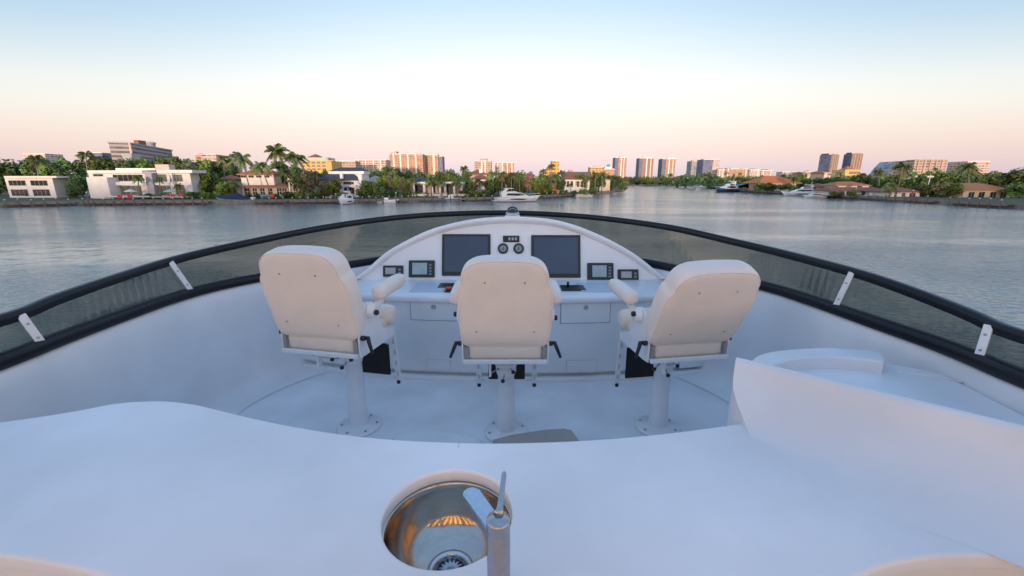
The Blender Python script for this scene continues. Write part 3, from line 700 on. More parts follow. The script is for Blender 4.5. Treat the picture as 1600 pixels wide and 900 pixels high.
far = [(-9000,520),(-500,520),(W2(962,292)[0],470),(W2(975,291.7)[0],W2(975,291.7)[1]),(W2(1040,290.8)[0],W2(1040,290.8)[1]),(W2(1125,290.8)[0],W2(1125,290.8)[1]),(W2(1160,291.5)[0],560),(2500,640),(9000,640)]
bm = bmesh.new(); vs = [bm.verts.new((x,y,0)) for x, y in far+[(9000,13500),(-9000,13500)]]; bm.faces.new(vs); bmesh.ops.triangulate(bm, faces=bm.faces[:])
struct(link('ground', bm, soil, loc=(0,0,GZ-.3)))
bm = bmesh.new(); grid(bm, [[Vector((x,y-.5,-1.4)), Vector((x,y-.5,.1)), Vector((x,y+.6,.1))] for x, y in far[1:-1]], smooth=False)
tag(link('seawall', bm, conc, loc=(0,0,GZ-.3)), 'low pale seawall on the far bank closing the channel', 'seawall')

# ---------------------------------------------------------------- house materials
def pw(n, c, **k): return mat(n, c, k.pop('rough', .8), var=k.pop('var', .10), vscale=k.pop('vs', .5), **k)
m_white = pw('stucco_white', (.74,.72,.70)); m_cream = pw('stucco_cream', (.60,.50,.38)); m_pink = pw('stucco_pink', (.58,.45,.38))
m_yel = pw('stucco_yellow', (.62,.40,.14)); m_grey = pw('stucco_grey', (.34,.36,.40)); m_org = pw('stucco_orange', (.55,.25,.10)); m_tan = pw('stucco_tan', (.42,.34,.26))
m_clay = pw('clay_tile', (.42,.17,.075), bump=.5, bscale=6, var=.3, vs=2, stretch=(6,1,1)); m_clay2 = pw('clay_tile_dark', (.26,.105,.070), bump=.5, bscale=6, var=.3, vs=2, stretch=(6,1,1))
m_slate = pw('slate_roof', (.05,.058,.085), var=.25, vs=2); m_glass = mat('window_glass', (.025,.035,.035), .08, var=.5, vscale=.6, spec=.8)
m_curt = mat('curtained_glass', (.13,.17,.14), .15, var=.5, vscale=1.2, spec=.7, stretch=(4,4,.3)); m_frame = mat('window_frame', (.35,.34,.33), .5); m_pave = pw('patio_stone', (.45,.42,.38))
m_pool = mat('pool_water', (.05,.22,.26), .1)

def HB(parent, name, x0, x1, yt, yb, F, dep, m, org=None, bev=0, ym=None):
    """box whose front face fills a measured rectangle of the photo at its true distance F"""
    ym_ = ym or (yt+(yb if yb is not None else 300))/2; X0, X1 = gx(x0, F, ym_), gx(x1, F, ym_); Z1, Z0 = gz(yt, F), gz(yb, F) if yb is not None else GZ-.05
    bm = bmesh.new(); o = parent.location; box(bm, X0-o.x, X1-o.x, F-o.y, F+dep-o.y, Z0-o.z, Z1-o.z, 0, bev); return link(name, bm, m, parent)
def WIN(parent, x0, x1, yt, yb, F, nx=2, nz=1, glass=None, fm=None):
    X0, X1 = gx(x0, F), gx(x1, F); Z1, Z0 = gz(yt, F), gz(yb, F); o = parent.location; t = .09
    bm = bmesh.new(); yy0, yy1 = F-.10-o.y, F+.02-o.y
    for a in [0, nx]+list(range(1, nx)):
        x = X0+(X1-X0)*a/nx; box(bm, x-t/2-o.x, x+t/2-o.x, yy0, yy1, Z0-o.z, Z1-o.z)
    for a in range(nz+1):
        z = Z0+(Z1-Z0)*a/nz; box(bm, X0+t/2-o.x+.002, X1-t/2-o.x-.002, yy0+.01, yy1, z-t/2-o.z, z+t/2-o.z)
    f = link('window', bm, fm or m_frame, parent)
    bm = bmesh.new(); box(bm, X0-o.x+.02, X1-o.x-.02, F-.05-o.y, F+.01-o.y, Z0-o.z, Z1-o.z); link('pane', bm, glass or m_glass, f); return f
def HIP(parent, x0, x1, yt, yb, F, dep, m, ov=.6, name='roof', ridge=.45):
    X0, X1 = gx(x0, F, yb), gx(x1, F, yb); Z0, Z1 = gz(yb, F), gz(yt, F); o = parent.location
    ins = min((X1-X0)*ridge, dep*.5); ym = F+dep/2; bm = bmesh.new()
    P = lambda x, y, z: bm.verts.new((x-o.x, y-o.y, z-o.z))
    a, b, c, d = P(X0,F-ov,Z0), P(X1,F-ov,Z0), P(X1,F+dep+ov,Z0), P(X0,F+dep+ov,Z0)
    a2, b2, c2, d2 = P(X0,F-ov,Z0-.25), P(X1,F-ov,Z0-.25), P(X1,F+dep+ov,Z0-.25), P(X0,F+dep+ov,Z0-.25)
    e, f = P(X0+ins,ym,Z1), P(X1-ins,ym,Z1)
    for q in ((a,b,f,e),(b,c,f),(c,d,e,f),(d,a,e),(a2,b2,b,a),(b2,c2,c,b),(c2,d2,d,c),(d2,a2,a,d),(d2,c2,b2,a2)): bm.faces.new(q)
    return link(name, bm, m, parent)
def HOUSE(name, label, cat, px, F, group=None):
    return thing(name, label, cat, (gx(px, F), F, GZ), 0, group)

# ---- white modern house, far left
F = 136.0; h = HOUSE('modern_house', 'white flat-roofed two-storey modern house with long window bands, leftmost house', 'house', 215, F)
HB(h,'wall',141,299,270.5,None,F,4,m_white); HB(h,'roof',136,222,266.2,270.4,F-1.6,6.5,m_white); HB(h,'roof',222.3,244,268,270.4,F-1.2,6,m_grey); HB(h,'roof',180.5,242.5,262.8,266.1,F+1,3,m_white)
HB(h,'roof',244.5,300,265.5,270.4,F-1.6,6.5,m_white); HB(h,'roof_box',242.5,264,257,265.4,F+1.2,2.5,m_pink)
HB(h,'side_wing',137,169,277,None,F-4,3.9,m_white); HB(h,'fin_wall',228.5,239,270.5,None,F-2.2,2.1,m_grey)
for a in ((152,167,272,275.5,2),(182,228,273,283,6),(241,265,272.5,284,4),(270,289,273,283.5,4),(175,222,290.5,304.5,6),(244,268,290.5,304.5,4),(271,290,290.5,304.5,4)):
    WIN(h, a[0], a[1], a[2], a[3], F, a[4], 1, m_curt if a[3] > 276 and a[0] not in (182,) else m_glass)
HB(h,'balcony',171,228,284.5,289.5,F-1.5,1.45,m_white); HB(h,'balcony',240,270,285.2,289.5,F-1.5,1.45,m_white); HB(h,'column',268.5,270.5,270.5,None,F-1.4,.4,m_white)
HB(h,'terrace',165,300,306.8,308.6,F-7,5.3,m_pave); HB(h,'terrace_wall',150,232,306,307.8,F-8,.4,m_white)
# ---- clay roofed villa
F = 138.0; h = HOUSE('villa', 'white villa with orange clay roofs and a small square roof tower behind tall palms', 'house', 412, F)
HB(h,'wall',376,450,292,None,F,6,m_cream); HB(h,'upper_wall',377,428,272,290,F+1.5,4.5,m_white); HIP(h,371,429.5,265.5,272.2,F+1.5,5.5,m_clay,.8)
HB(h,'tower',391.5,412,258,267,F+3,3.5,m_pink); 
for k in range(4): HB(h,'merlon',391.5+k*5.4,395+k*5.4,256,258.1,F+2.95,.6,m_pink)
HIP(h,374,452,286.5,292.4,F,7,m_clay,1.0,'lower_roof'); HB(h,'chimney',426,432.5,264,280,F+6,1.2,m_white)
for x in (394.5,402): WIN(h,x,x+3.4,260.5,264,F+3,1,1)
for x in (380,392,404,416.5): WIN(h,x,x+8,274,277.5,F+1.5,2,1)
for x in (383,395,407,419,433,441.5): WIN(h,x,x+7.4,294,304.5,F,2,2,fm=m_white)
HB(h,'pool_deck',405,440,306.3,308.8,F-6,4,m_pool); HB(h,'column',378,380,292,None,F-.8,.35,m_white)
F = 137.0; h = HOUSE('garden_house', 'narrow cream house with steep clay gable right of the palm villa', 'house', 461, F)
HB(h,'wall',450.5,471,281,None,F,7,m_cream); HIP(h,448.5,472,273,281.2,F,7,m_clay,.7); WIN(h,459,466,293.5,305,F,2,2,fm=m_white); HB(h,'column',450.5,453,279,None,F-.7,.4,m_white)
F = 152.0; h = HOUSE('garden_pavilion', 'small pavilion with pale orange hip roof between hedge and villa', 'pavilion', 354, F)
HB(h,'wall',346,364,279,None,F,5,m_cream); HIP(h,343,366.5,273,279.4,F,5,m_clay,.6); WIN(h,350,357,281,285,F,2,1)
# ---- white house with slate roofs
F = 142.0; h = HOUSE('slate_house', 'white two-storey house with stacked dark slate roofs behind the moored white cruiser', 'house', 530, F)
HB(h,'wall',500,560,281,None,F,6,m_white); HB(h,'upper_wall',515,567,271.5,281,F+3,5,m_white); HIP(h,513,569,261,267.5,F+3,6,m_slate,.5); HB(h,'fascia',513,568.5,267.6,271.4,F+2.4,6.2,m_white)
HIP(h,496,559,271.8,280.8,F,4.5,m_slate,.8,'lower_roof',.15); HB(h,'chimney',531,535,271,279.5,F-.9,1,m_white)
WIN(h,538,554,284,288,F,4,1); HB(h,'balcony',536,556,289,292,F-1.5,1.4,m_white); WIN(h,538,554,293.5,303,F,4,1); WIN(h,504,514,284,290,F,3,1); HB(h,'side_wall',560,566,272,None,F+1,7,m_white)
F = 155.0; h = HOUSE('low_gable_house', 'low white house with long pale sloping roof between slate house and bamboo', 'house', 578, F)
HB(h,'wall',566,596,284,None,F,8,m_white); HIP(h,564,598,274.5,284.4,F,9,pw('pale_tile',(.42,.36,.31)),.6)
# ---- pergola house
F = 150.0; h = HOUSE('pergola_house', 'single-storey house with white square columns, dark openings and a blue-grey hip roof', 'house', 680, F)
HB(h,'wall',640,723,285,None,F+3,9,m_cream); HIP(h,638,672,276,284,F+3,9,m_slate,.6); HB(h,'flat_roof',645,723,284.2,287,F-.6,8,m_white)
for x in (645,661.5,674,686,694.5,708.5,720): HB(h,'column',x,x+2.6,287.1,None,F-.4,.55,m_white)
for a in ((648.5,661),(688.5,694),(697.5,708),(711.5,719.5)): WIN(h,a[0],a[1],288.5,301,F+3,2,1)
WIN(h,676,680,289,301,F+3,1,1); HB(h,'garden_wall',644,735,303,306.5,F-5,.4,m_white)
F = 168.0; h = HOUSE('white_villa', 'white arched villa half hidden by trees, left of the big white yacht', 'house', 750, F)
HB(h,'wall',738,763,279,None,F,9,m_white); HIP(h,736,765,272.5,279.4,F,9,m_clay2,.5); WIN(h,742,748,284,292,F,2,2); WIN(h,752,759,284,292,F,2,2)
F = 250.0; h = HOUSE('brown_roof_block', 'building with long dark red-brown roof and white chimney behind the trees', 'building', 744, F)
HB(h,'wall',729,761,272,None,F,14,m_tan); HIP(h,727,763,265,272.4,F,14,m_clay2,.6); HB(h,'chimney',748.5,754,264,271,F+2,3,m_white)
# ---- houses right of the big yacht
F = 186.0; h = HOUSE('orange_cottage', 'small orange-pink cottage behind the lawn right of the big white yacht', 'house', 866, F)
HB(h,'wall',858,874,290,None,F,6,m_org); HIP(h,856,876,286,290.3,F,7,m_clay,.6); WIN(h,861,865,292,296,F,2,1); WIN(h,868,872,292,296,F,2,1)
F = 205.0; h = HOUSE('gable_house', 'pinkish white house behind palms, between the orange cottage and the gold tower', 'house', 866, F)
HB(h,'wall',854,874,276,None,F,9,m_pink); HIP(h,852,876,270,276.4,F,9,m_clay,.5); WIN(h,858,863,278,284,F,2,2)
F = 205.0; h = HOUSE('red_roof_villa', 'white villa with dark red roof and tall arched windows beside a row of palms', 'house', 900, F)
HB(h,'wall',882,899,279.5,None,F,10,m_white); HB(h,'wing',899.2,921,280,None,F+1,9,m_white); HIP(h,881,900,271,279.8,F,10,m_clay2,.6); HIP(h,899,922,277,280.4,F+1,9,m_clay,.5,'wing_roof')
for x in (885,891,901,906.5,912): WIN(h,x,x+4,283,292,F+(1 if x > 899 else 0),2,2)
F = 232.0; h = HOUSE('point_house', 'cream house near the tip of the left bank, half hidden by a dark tree', 'house', 945, F)
HB(h,'wall',937,953,281,None,F,9,m_cream); HIP(h,935.5,954.5,277,281.4,F,10,pw('pale_tile',(.42,.36,.31)),.6); WIN(h,940,946,284,289,F,3,1)
F = 250.0; h = HOUSE('dark_flat_building', 'long low dark flat building with an orange roof box behind the red roof villa', 'building', 902, F)
HB(h,'wall',880,923,268.5,None,F+60,12,mat('dark_wall',(.09,.085,.09),.8)); HB(h,'roof_box',888.5,895,265.5,268.4,F+61,4,m_org)
# ---- far bank low houses
for (x0,x1,yt,ym,m1,m2,lb) in ((1050,1061,281.5,284,m_white,m_slate,'tiny white house with dark roof on the far bank, left of the gabled one'),(1081,1092,280,284,m_grey,m_slate,'tiny grey gabled boathouse on the far bank in front of the round tree'),
        (1062,1077,273.5,276.5,m_white,m_slate,'white low building with black roof between two towers on the far bank'),(990,1000,282,285,m_cream,m_clay,'tiny cream house among trees left on the far bank'),(1025,1034,282.5,285,m_white,m_clay2,'tiny white house with reddish roof in the middle of the far bank'),
        (1139,1161,278.5,281.5,m_white,m_clay2,'white house with brown roof behind the dark blue hulled yacht')):
    F = 620.0 if yt > 279 else 760.0
    if x0 == 1139: F = 420.0
    h = HOUSE('bank_house', lb, 'house', (x0+x1)/2, F); HB(h,'wall',x0,x1,ym,None,F,12,m1); HIP(h,x0-1,x1+1,yt,ym+.3,F,12,m2,.8); WIN(h,x0+2,x1-2,ym+1.5,ym+3.6,F,4,1)
# ---- orange roof villa right
F = 235.0; h = HOUSE('orange_roof_villa', 'large villa with broad bright orange hip roof on the right bank', 'house', 1218, F)
HB(h,'wall',1192,1243,285.5,None,F,14,m_cream); HIP(h,1183,1252,274.5,286,F,16,pw('orange_tile',(.52,.17,.055),bump=.4,bscale=5,var=.25,vs=1.5,stretch=(6,1,1)),1.2); 
for x in (1196,1204,1214,1222,1231): WIN(h,x,x+5,288,295,F,2,1)
# ---- ranch houses right
F = 160.0; h = HOUSE('ranch_house', 'long white ranch house with two layers of dull red roof behind a green lawn', 'house', 1338, F)
HB(h,'wall',1299,1381,297,None,F,10,m_white); HIP(h,1295,1386,292.6,297.6,F,8,m_clay2,1.2,'lower_roof',.1); HB(h,'upper_wall',1310,1358,289,294,F+6,7,m_white); HIP(h,1303,1360,283.6,289.4,F+6,8,m_clay,.8)
for a in ((1311,1319),(1323,1334),(1346,1352),(1364,1375)): WIN(h,a[0],a[1],299,305,F,3,1)
WIN(h,1338,1345,290,293,F+6,3,1); HB(h,'column',1309,1310.2,297.6,None,F-1,.3,m_white); HB(h,'column',1321,1322.2,297.6,None,F-1,.3,m_white); HB(h,'terrace',1338,1378,306.3,308,F-7,5,m_pave)
F = 146.0; h = HOUSE('white_bungalow', 'plain white bungalow with brownish red roof and dark red door at far right', 'house', 1416, F)
HB(h,'wall',1393,1438,299,None,F,9,m_white); HIP(h,1389,1442,291.6,299.4,F,10,m_clay2,.8); WIN(h,1398,1402,301,307,F,2,2); WIN(h,1410,1415,301.5,307,F,2,2); HB(h,'door',1421,1430,301.5,310,F-.08,.1,mat('dark_red',(.10,.02,.02),.6)); HB(h,'door_frame',1420,1431,300.6,301.3,F-.12,.14,m_white)
F = 185.0; h = HOUSE('boathouse', 'low brown boathouse between the white yachts and the ranch house', 'boathouse', 1287, F)
HB(h,'wall',1277,1298,291,None,F,8,m_tan); HIP(h,1275,1300,286.5,291.3,F,8,m_clay2,.6); WIN(h,1281,1288,293,298,F,3,1)
F = 300.0; h = HOUSE('cream_villa', 'cream villa block among trees behind the white yachts, left of glass towers', 'building', 1291, F)
HB(h,'wall',1286,1296,269,None,F,14,m_cream); HIP(h,1285,1297,266.5,269.4,F,14,m_clay,.6); WIN(h,1288,1294,271,274,F,3,1)
# extension beyond the photo's left and right edge
F = 138.0; h = HOUSE('pale_house', 'pale flat-roofed house left of the modern house at the picture edge', 'house', 45, F)
HB(h,'wall',10,84,278,None,F,12,m_white); HB(h,'roof',6,88,275,277.9,F-1,14,m_white); WIN(h,18,44,282,290,F,4,1); WIN(h,52,78,282,290,F,4,1); WIN(h,18,44,296,306,F,4,1); WIN(h,52,78,296,306,F,4,1)
F = 140.0; h = HOUSE('edge_house', 'cream hip-roofed house at the right picture edge beyond the bungalow', 'house', 1540, F)
HB(h,'wall',1506,1580,296,None,F,11,m_cream); HIP(h,1500,1586,286,296.4,F,12,m_clay,.8)
for x in (1514,1530,1548,1564): WIN(h,x,x+9,300,309,F,2,1)

# ---------------------------------------------------------------- towers: floors and bays modelled as slabs and glass strips
def facade(name, wall, glass, fh, bay, frac=.55, ribs=.22):
    if name in MATS: return MATS[name]
    m = bpy.data.materials.new(name); m.use_nodes = True; t = m.node_tree; b = t.nodes['Principled BSDF']; K = t.nodes.new; Q = t.links.new
    tcn = K('ShaderNodeTexCoord'); sp_ = K('ShaderNodeSeparateXYZ'); Q(tcn.outputs['Object'], sp_.inputs[0])
    def mth(op, a, v=None, b_=None):
        n = K('ShaderNodeMath'); n.operation = op
        for i, x in enumerate((a, v if v is not None else b_)):
            if x is None: continue
            if isinstance(x, (int, float)): n.inputs[i].default_value = x
            else: Q(x, n.inputs[i])
        return n.outputs[0]
    fz = mth('FRACT', mth('DIVIDE', sp_.outputs['Z'], fh)); xy = mth('ADD', sp_.outputs['X'], sp_.outputs['Y']); fx = mth('FRACT', mth('DIVIDE', xy, bay))
    wz = mth('MULTIPLY', mth('GREATER_THAN', fz, 1-frac), mth('GREATER_THAN', fx, ribs))
    cell = K('ShaderNodeCombineXYZ'); Q(mth('FLOOR', mth('DIVIDE', xy, bay)), cell.inputs[0]); Q(mth('FLOOR', mth('DIVIDE', sp_.outputs['Z'], fh)), cell.inputs[1])
    wnz = K('ShaderNodeTexWhiteNoise'); Q(cell.outputs[0], wnz.inputs[0])
    sc_ = K('ShaderNodeVectorMath'); sc_.operation = 'SCALE'; sc_.inputs[0].default_value = glass; Q(mth('ADD', wnz.outputs['Value'], .5), sc_.inputs['Scale'])
    mxx = K('ShaderNodeMix'); mxx.data_type = 'RGBA'; Q(wz, mxx.inputs[0]); mxx.inputs[6].default_value = (*wall, 1); Q(sc_.outputs[0], mxx.inputs[7])
    Q(mxx.outputs[2], b.inputs['Base Color']); rr = K('ShaderNodeMapRange'); Q(wz, rr.inputs[0]); rr.inputs[3].default_value = .85; rr.inputs[4].default_value = .55; Q(rr.outputs[0], b.inputs['Roughness'])
    MATS[name] = m; return m
f_org = facade('facade_orange', (.50,.30,.19), (.20,.15,.13), 3.4, 5); f_tan = facade('facade_tan', (.46,.34,.26), (.17,.15,.14), 3.4, 4.5); f_pink = facade('facade_pink', (.56,.42,.36), (.24,.20,.20), 3.3, 5)
f_white = facade('facade_white', (.58,.50,.46), (.28,.26,.27), 3.4, 6); f_brown = facade('facade_brown', (.36,.22,.16), (.15,.13,.13), 3.3, 4); f_blue = facade('facade_blue_and_shade', (.18,.21,.30), (.09,.12,.20), 3.6, 3, .8, .12)  # blue facade also paints the shaded side faces of the lit towers
f_strip = facade('facade_strip_shaded', (.36,.32,.33), (.06,.06,.085), 5.2, 9, .50, 0.0); f_gold = facade('facade_gold', (.58,.36,.10), (.22,.15,.08), 3.4, 5); f_glass = facade('facade_sea_glass', (.36,.38,.40), (.22,.26,.30), 3.6, 4, .85, .1)  # grey of the strip facade holds the shade on the hotel's long side
def TOWER(label, x0, x1, yt, F, dep, m, group=None, ribs=(), ribm=None, crown=None, split=None, name='tower', cat='tower', side=None):
    t = HOUSE(name, label, cat, (x0+x1)/2, F, group)
    ym = (yt+274)/2
    if split: xs, m2 = split; HB(t,'side_block',x0,xs-.08,yt,None,F+1.5,dep-2,m2,ym=ym); HB(t,'main_block',xs,x1,yt+.6,None,F,dep,m,ym=ym)
    else: HB(t,'main_block',x0,x1,yt,None,F,dep,m,ym=ym)
    for r_, w_ in ribs: HB(t,'rib',r_,r_+w_,yt-1,None,F-1.2,4,ribm or m_white,ym=ym)
    for c_ in (crown or ()): HB(t,'roof_block',c_[0],c_[1],c_[2],yt+.05,F+2,dep*.6,c_[3] if len(c_) > 3 else m_tan,ym=ym)
    HB(t,'parapet',x0-.15,x1+.15,yt-.5,yt+.55,F-.4,.35,ribm or m_white,ym=ym)
    return t
# left hotel (long striped slab; lit pink end and shaded grey side painted in)
F = 560.0; h = HOUSE('striped_hotel', 'long striped hotel slab with painted-in shaded grey side and lit pink end wall above the trees at left', 'hotel', 228, F)
def QUAD(parent, name, P4, z0, z1, m):
    bm = bmesh.new(); o = parent.location
    lo_ = [bm.verts.new((x-o.x, y-o.y, z0-o.z)) for x, y in P4]; hi_ = [bm.verts.new((x-o.x, y-o.y, z1-o.z)) for x, y in P4]
    bm.faces.new(lo_); bm.faces.new(hi_)
    for k in range(4): bm.faces.new((lo_[k], lo_[(k+1)%4], hi_[(k+1)%4], hi_[k]))
    return link(name, bm, m, parent)
HB(h,'end_wall',187,206,222,None,F,.9,m_pink,ym=238)
A = (gx(206.3,F,238), F+1); B = (gx(269,700,240), 700.0); nrm_ = Vector((-(B[1]-A[1]), B[0]-A[0])).normalized()*22
QUAD(h,'striped_wing',[A,B,(B[0]+nrm_.x,B[1]+nrm_.y),(A[0]+nrm_.x,A[1]+nrm_.y)],GZ,gz(224,F),f_strip)
QUAD(h,'roof_slab',[(A[0]-2,A[1]-1),(B[0]+3,B[1]-1),(B[0]+nrm_.x,B[1]+nrm_.y),(A[0]+nrm_.x-2,A[1]+nrm_.y)],gz(224,F)+.02,gz(224,F)+1.6,m_grey)
o_ = h.location; rz_ = gz(224,F)+1.6
for t_, kind_ in ((.36,0),(.60,1)):
    cx_ = A[0]+(B[0]-A[0])*t_+nrm_.x*.35-o_.x; cy_ = A[1]+(B[1]-A[1])*t_+nrm_.y*.35-o_.y; bm = bmesh.new()
    if kind_: lathe(bm,[(6,0),(6,4),(7,4.3),(7,6),(5,7),(0,7.4)],24,(cx_,cy_,rz_-o_.z)); link('roof_drum', bm, m_grey, h)
    else: box(bm, cx_-3.2,cx_+3.2,cy_-6,cy_+6,rz_-o_.z,rz_-o_.z+6); link('roof_box', bm, m_clay2, h)
HB(h,'low_wing',196,211,239.5,None,F-20,14,m_grey)
TOWER('pale blue distant block low above the trees, left of the striped hotel',142,163,238.5,900,20,f_blue,name='far_block',cat='building')
TOWER('orange-pink low tower with uneven roof behind the villa palms',307,340,241,420,20,f_pink,crown=((309,314,239.5),),split=(318,f_org),name='orange_block',cat='building')
TOWER('pale grey roofed block just right of the orange-pink one',341,360,243,470,20,f_white,name='grey_block',cat='building')
# yellow hotel with red pavilion roof
F = 330.0; h = HOUSE('yellow_hotel', 'bright yellow hotel with small red pavilion roof behind the slate house', 'hotel', 498, F)
HB(h,'wall',472,520,251,None,F,20,m_yel); HB(h,'upper_wall',477,512,246,250.9,F+2,14,m_cream); HIP(h,479,499,240.3,246.2,F+3,10,m_clay2,.5); HB(h,'roof_box',509,513,246,250.8,F+1,5,m_grey)
for y in (253,258,263): 
    for x in (476,484,492,500,508): WIN(h,x,x+5,y,y+2.6,F,2,1)
HB(h,'cornice',471,521,250.6,251.4,F-.8,1,m_cream)
TOWER('long tan apartment block right of the yellow hotel',520.5,556,251.5,620,20,f_tan,name='tan_block',cat='building')
TOWER('long pale pink apartment block with many bays, left of the ribbed condominium',554,604,249.5,700,25,f_pink,ribs=((560,1.5),(571,1.5),(583,1.5),(594,1.5)),name='pink_block',cat='building')
TOWER('wide salmon condominium with four tall white ribs',609,661,240.5,900,25,f_org,ribs=((614.5,2.2),(625,2.2),(636.5,2.2),(648.8,2.2)),crown=((610,613,238.5),(617,621,236.5),(651,658,239)))
TOWER('stepped salmon tower with grey-blue right side, just right of the ribbed condominium',663,685,242,940,30,f_org,ribs=((676.5,3),),crown=((667,684,240.3,m_pink),)); 
TOWER('slim blue-grey slab attached to the stepped salmon tower',685.5,691.5,244,945,30,f_blue)
TOWER('square tan tower with raised middle above the brown roof',741.5,767.5,251.5,820,25,f_tan,ribs=((752,2),(757,2)),crown=((750,762,248),))
TOWER('pale salmon twin tower, left one, right of the square tan tower',773.5,788,253.5,980,25,f_pink,ribs=((777,1.5),(784,1.5)))
TOWER('pale salmon twin tower, right one, behind the big white yacht',788.5,803.5,254,985,25,f_org,ribs=((792,1.5),(799,1.5)))
TOWER('bright gold tower with dark red right edge behind palms',862,873.5,251.5,420,14,f_gold,crown=((864,871,250.8),))
TOWER('small gold block lower left of the gold tower',850,861,263,425,14,f_gold,name='gold_block',cat='building')
TOWER('yellow stepped building left of the teal dome',922,943,261,640,18,f_gold,crown=((928,938,259),),name='yellow_building',cat='building')
t = TOWER('orange building under a small teal dome',943.5,960,264,650,18,f_org,crown=((945,955,260.5,m_white),),name='dome_building',cat='building')
bm = bmesh.new(); p = aty(950.5,260.5,655); lathe(bm,[(3.2,-1),(3.2,0),(2.6,2),(1.4,3.4),(0,4)],20,(p.x-t.location.x,p.y-t.location.y,p.z-t.location.z)); link('dome', bm, mat('copper_green',(.16,.34,.31),.6), t)
for a in ((960.8,978.5,246,966,f_org,'first tall tower from the left of the central row, pale orange with painted-in shaded grey side'),(998.5,1020.5,247,1003,f_brown,'second tall tower of the central row, reddish brown with white middle rib'),(1034,1055,248,1040,f_org,'third tall tower of the central row, orange with white ribs and painted-in shaded grey left side')):
    TOWER(a[5],a[0],a[1],a[2],1500,40,a[4],'tall towers in the middle of the skyline',ribs=(((a[0]+a[1])/2,1.6),(a[1]-4.5,1.2)),split=(a[3],f_blue),crown=((a[3]+2,a[1]-3,a[2]-1.6,m_white),))  # blue-grey side block paints the shade of the unlit left face
TOWER('curved dark grey tower, fourth of the central row, close to its pale neighbour',1080,1092.5,251.5,1500,40,f_glass,ribs=((1089,1.4),),crown=((1083,1090,250),))
TOWER('slab with left side painted in slate blue shade and wide pale pink right face, rightmost tall tower of the central row',1098,1123.5,249,1450,50,f_white,split=(1113,f_blue),crown=((1100,1110,248),))  # slate blue of the left part is shade put into the colour
TOWER('thin pale tower squeezed between the curved tower and the blue-shaded slab',1093,1097.5,250.5,1520,30,f_white)
for a in ((1121,1133,265,f_pink,'pink low block, first of the low group right of the blue-shaded slab'),(1134,1169,264,f_org,'broad orange low building with dark roof pavilions in the low group'),(1170,1188,265,f_white,'grey and white low block right of the broad orange building'),(1189,1208,266,f_pink,'pale pink block, last of the low group, above the orange villa roof')):
    TOWER(a[4],a[0],a[1],a[2],1100,30,a[3],'low apartment blocks in the skyline',ribs=((a[0]+3,1.2),(a[1]-4,1.2)),split=((a[0]+5,f_glass) if a[3] is f_white else None),crown=((a[0]+3,a[0]+8,a[2]-1.5,m_slate),(a[1]-9,a[1]-5,a[2]-1.3)),name='apartment_block',cat='building')
t = HOUSE('round_tower_house', 'cream building with round drum and conical red roof left of the glass towers', 'building', 1261, 520)
HB(t,'wall',1250,1272,270.5,None,520,18,m_tan); bm = bmesh.new(); p = aty(1262,270,515); lathe(bm,[(6,-8),(6,0),(7,0),(0,3.4)],20,(p.x-t.location.x,p.y-t.location.y,p.z-t.location.z)); link('drum', bm, m_cream, t); HIP(t,1250,1258,268,270.6,519,14,m_clay,.5)
def YTOWER(label, x0, xs, x1, yt, F, mL, mR, turn=.5, dep=34):
    """tower turned on its corner: two visible faces meeting at xs"""
    t = HOUSE('tower', label, 'tower', xs, F, 'twin glass towers on the right'); z0, z1 = GZ, gz(yt, F)
    c_ = (gx(xs,F,257), F); l_ = (gx(x0,F+dep,257), F+dep); r_ = (gx(x1,F+dep*turn,257), F+dep*turn); b_ = (l_[0]+r_[0]-c_[0], l_[1]+r_[1]-c_[1])
    bm = bmesh.new(); o = t.location; P4 = [c_, r_, b_, l_]
    lo_ = [bm.verts.new((x-o.x,y-o.y,z0-o.z)) for x,y in P4]; hi_ = [bm.verts.new((x-o.x,y-o.y,z1-o.z)) for x,y in P4]
    bm.faces.new(hi_); 
    for k in range(4):
        f = bm.faces.new((lo_[k],lo_[(k+1)%4],hi_[(k+1)%4],hi_[k])); f.material_index = 0 if k in (0,1) else 1
    link('main_block', bm, [mR, mL], t)  # shade and sunlight are put into the two face colours
    for e_, h2, mm_ in ((l_, 2.6, m_slate), (r_, 1.8, m_tan)):
        q_ = [(c_[0]*(1-a_)+e_[0]*a_+(b_[0]-c_[0])*.12*k_, c_[1]*(1-a_)+e_[1]*a_+(b_[1]-c_[1])*.12*k_) for a_, k_ in ((.2,1),(.8,1),(.8,3),(.2,3))]
        QUAD(t,'roof_block',q_,z1+.01,z1+h2*1.5,mm_)
    for f_ in (.25,.5,.75):
        x = c_[0]+(r_[0]-c_[0])*f_-o.x; y = c_[1]+(r_[1]-c_[1])*f_-o.y-.8; bm = bmesh.new(); box(bm, x-.9,x+.9,y-.7,y+1.6,0,z1-o.z+1.2); link('rib', bm, m_tan, t)
YTOWER('left one of two tall towers on the right skyline, painted shaded blue and lit brown',1279,1297,1309,241.5,1250,f_blue,f_brown)
YTOWER('right one of two tall towers, wider brown lit face, above the yellow building',1316,1329,1346,240,1250,f_blue,f_brown,.35)
h = HOUSE('yellow_building', 'yellow building with red pavilion roof in front of the right twin tower', 'building', 1329, 380)
HB(h,'wall',1318,1341,265,None,380,16,m_yel); HB(h,'side_wing',1311,1317.9,270,None,382,14,m_cream); HIP(h,1322,1336,259,264.9,381,8,m_clay,.6); WIN(h,1321,1338,268,272,380,6,1)
h = HOUSE('sloped_glass_tower', 'blue-grey glass building with sloping left side, left of the large tan condominium', 'tower', 1405, 640)
F = 640.; Z1, o = gz(252,F), h.location; bm = bmesh.new(); P = [(gx(1378,F),gz(274,F)),(gx(1399,F),gz(274,F)),(gx(1399,F),Z1),(gx(1392,F),Z1),(gx(1384,F),gz(262,F))]
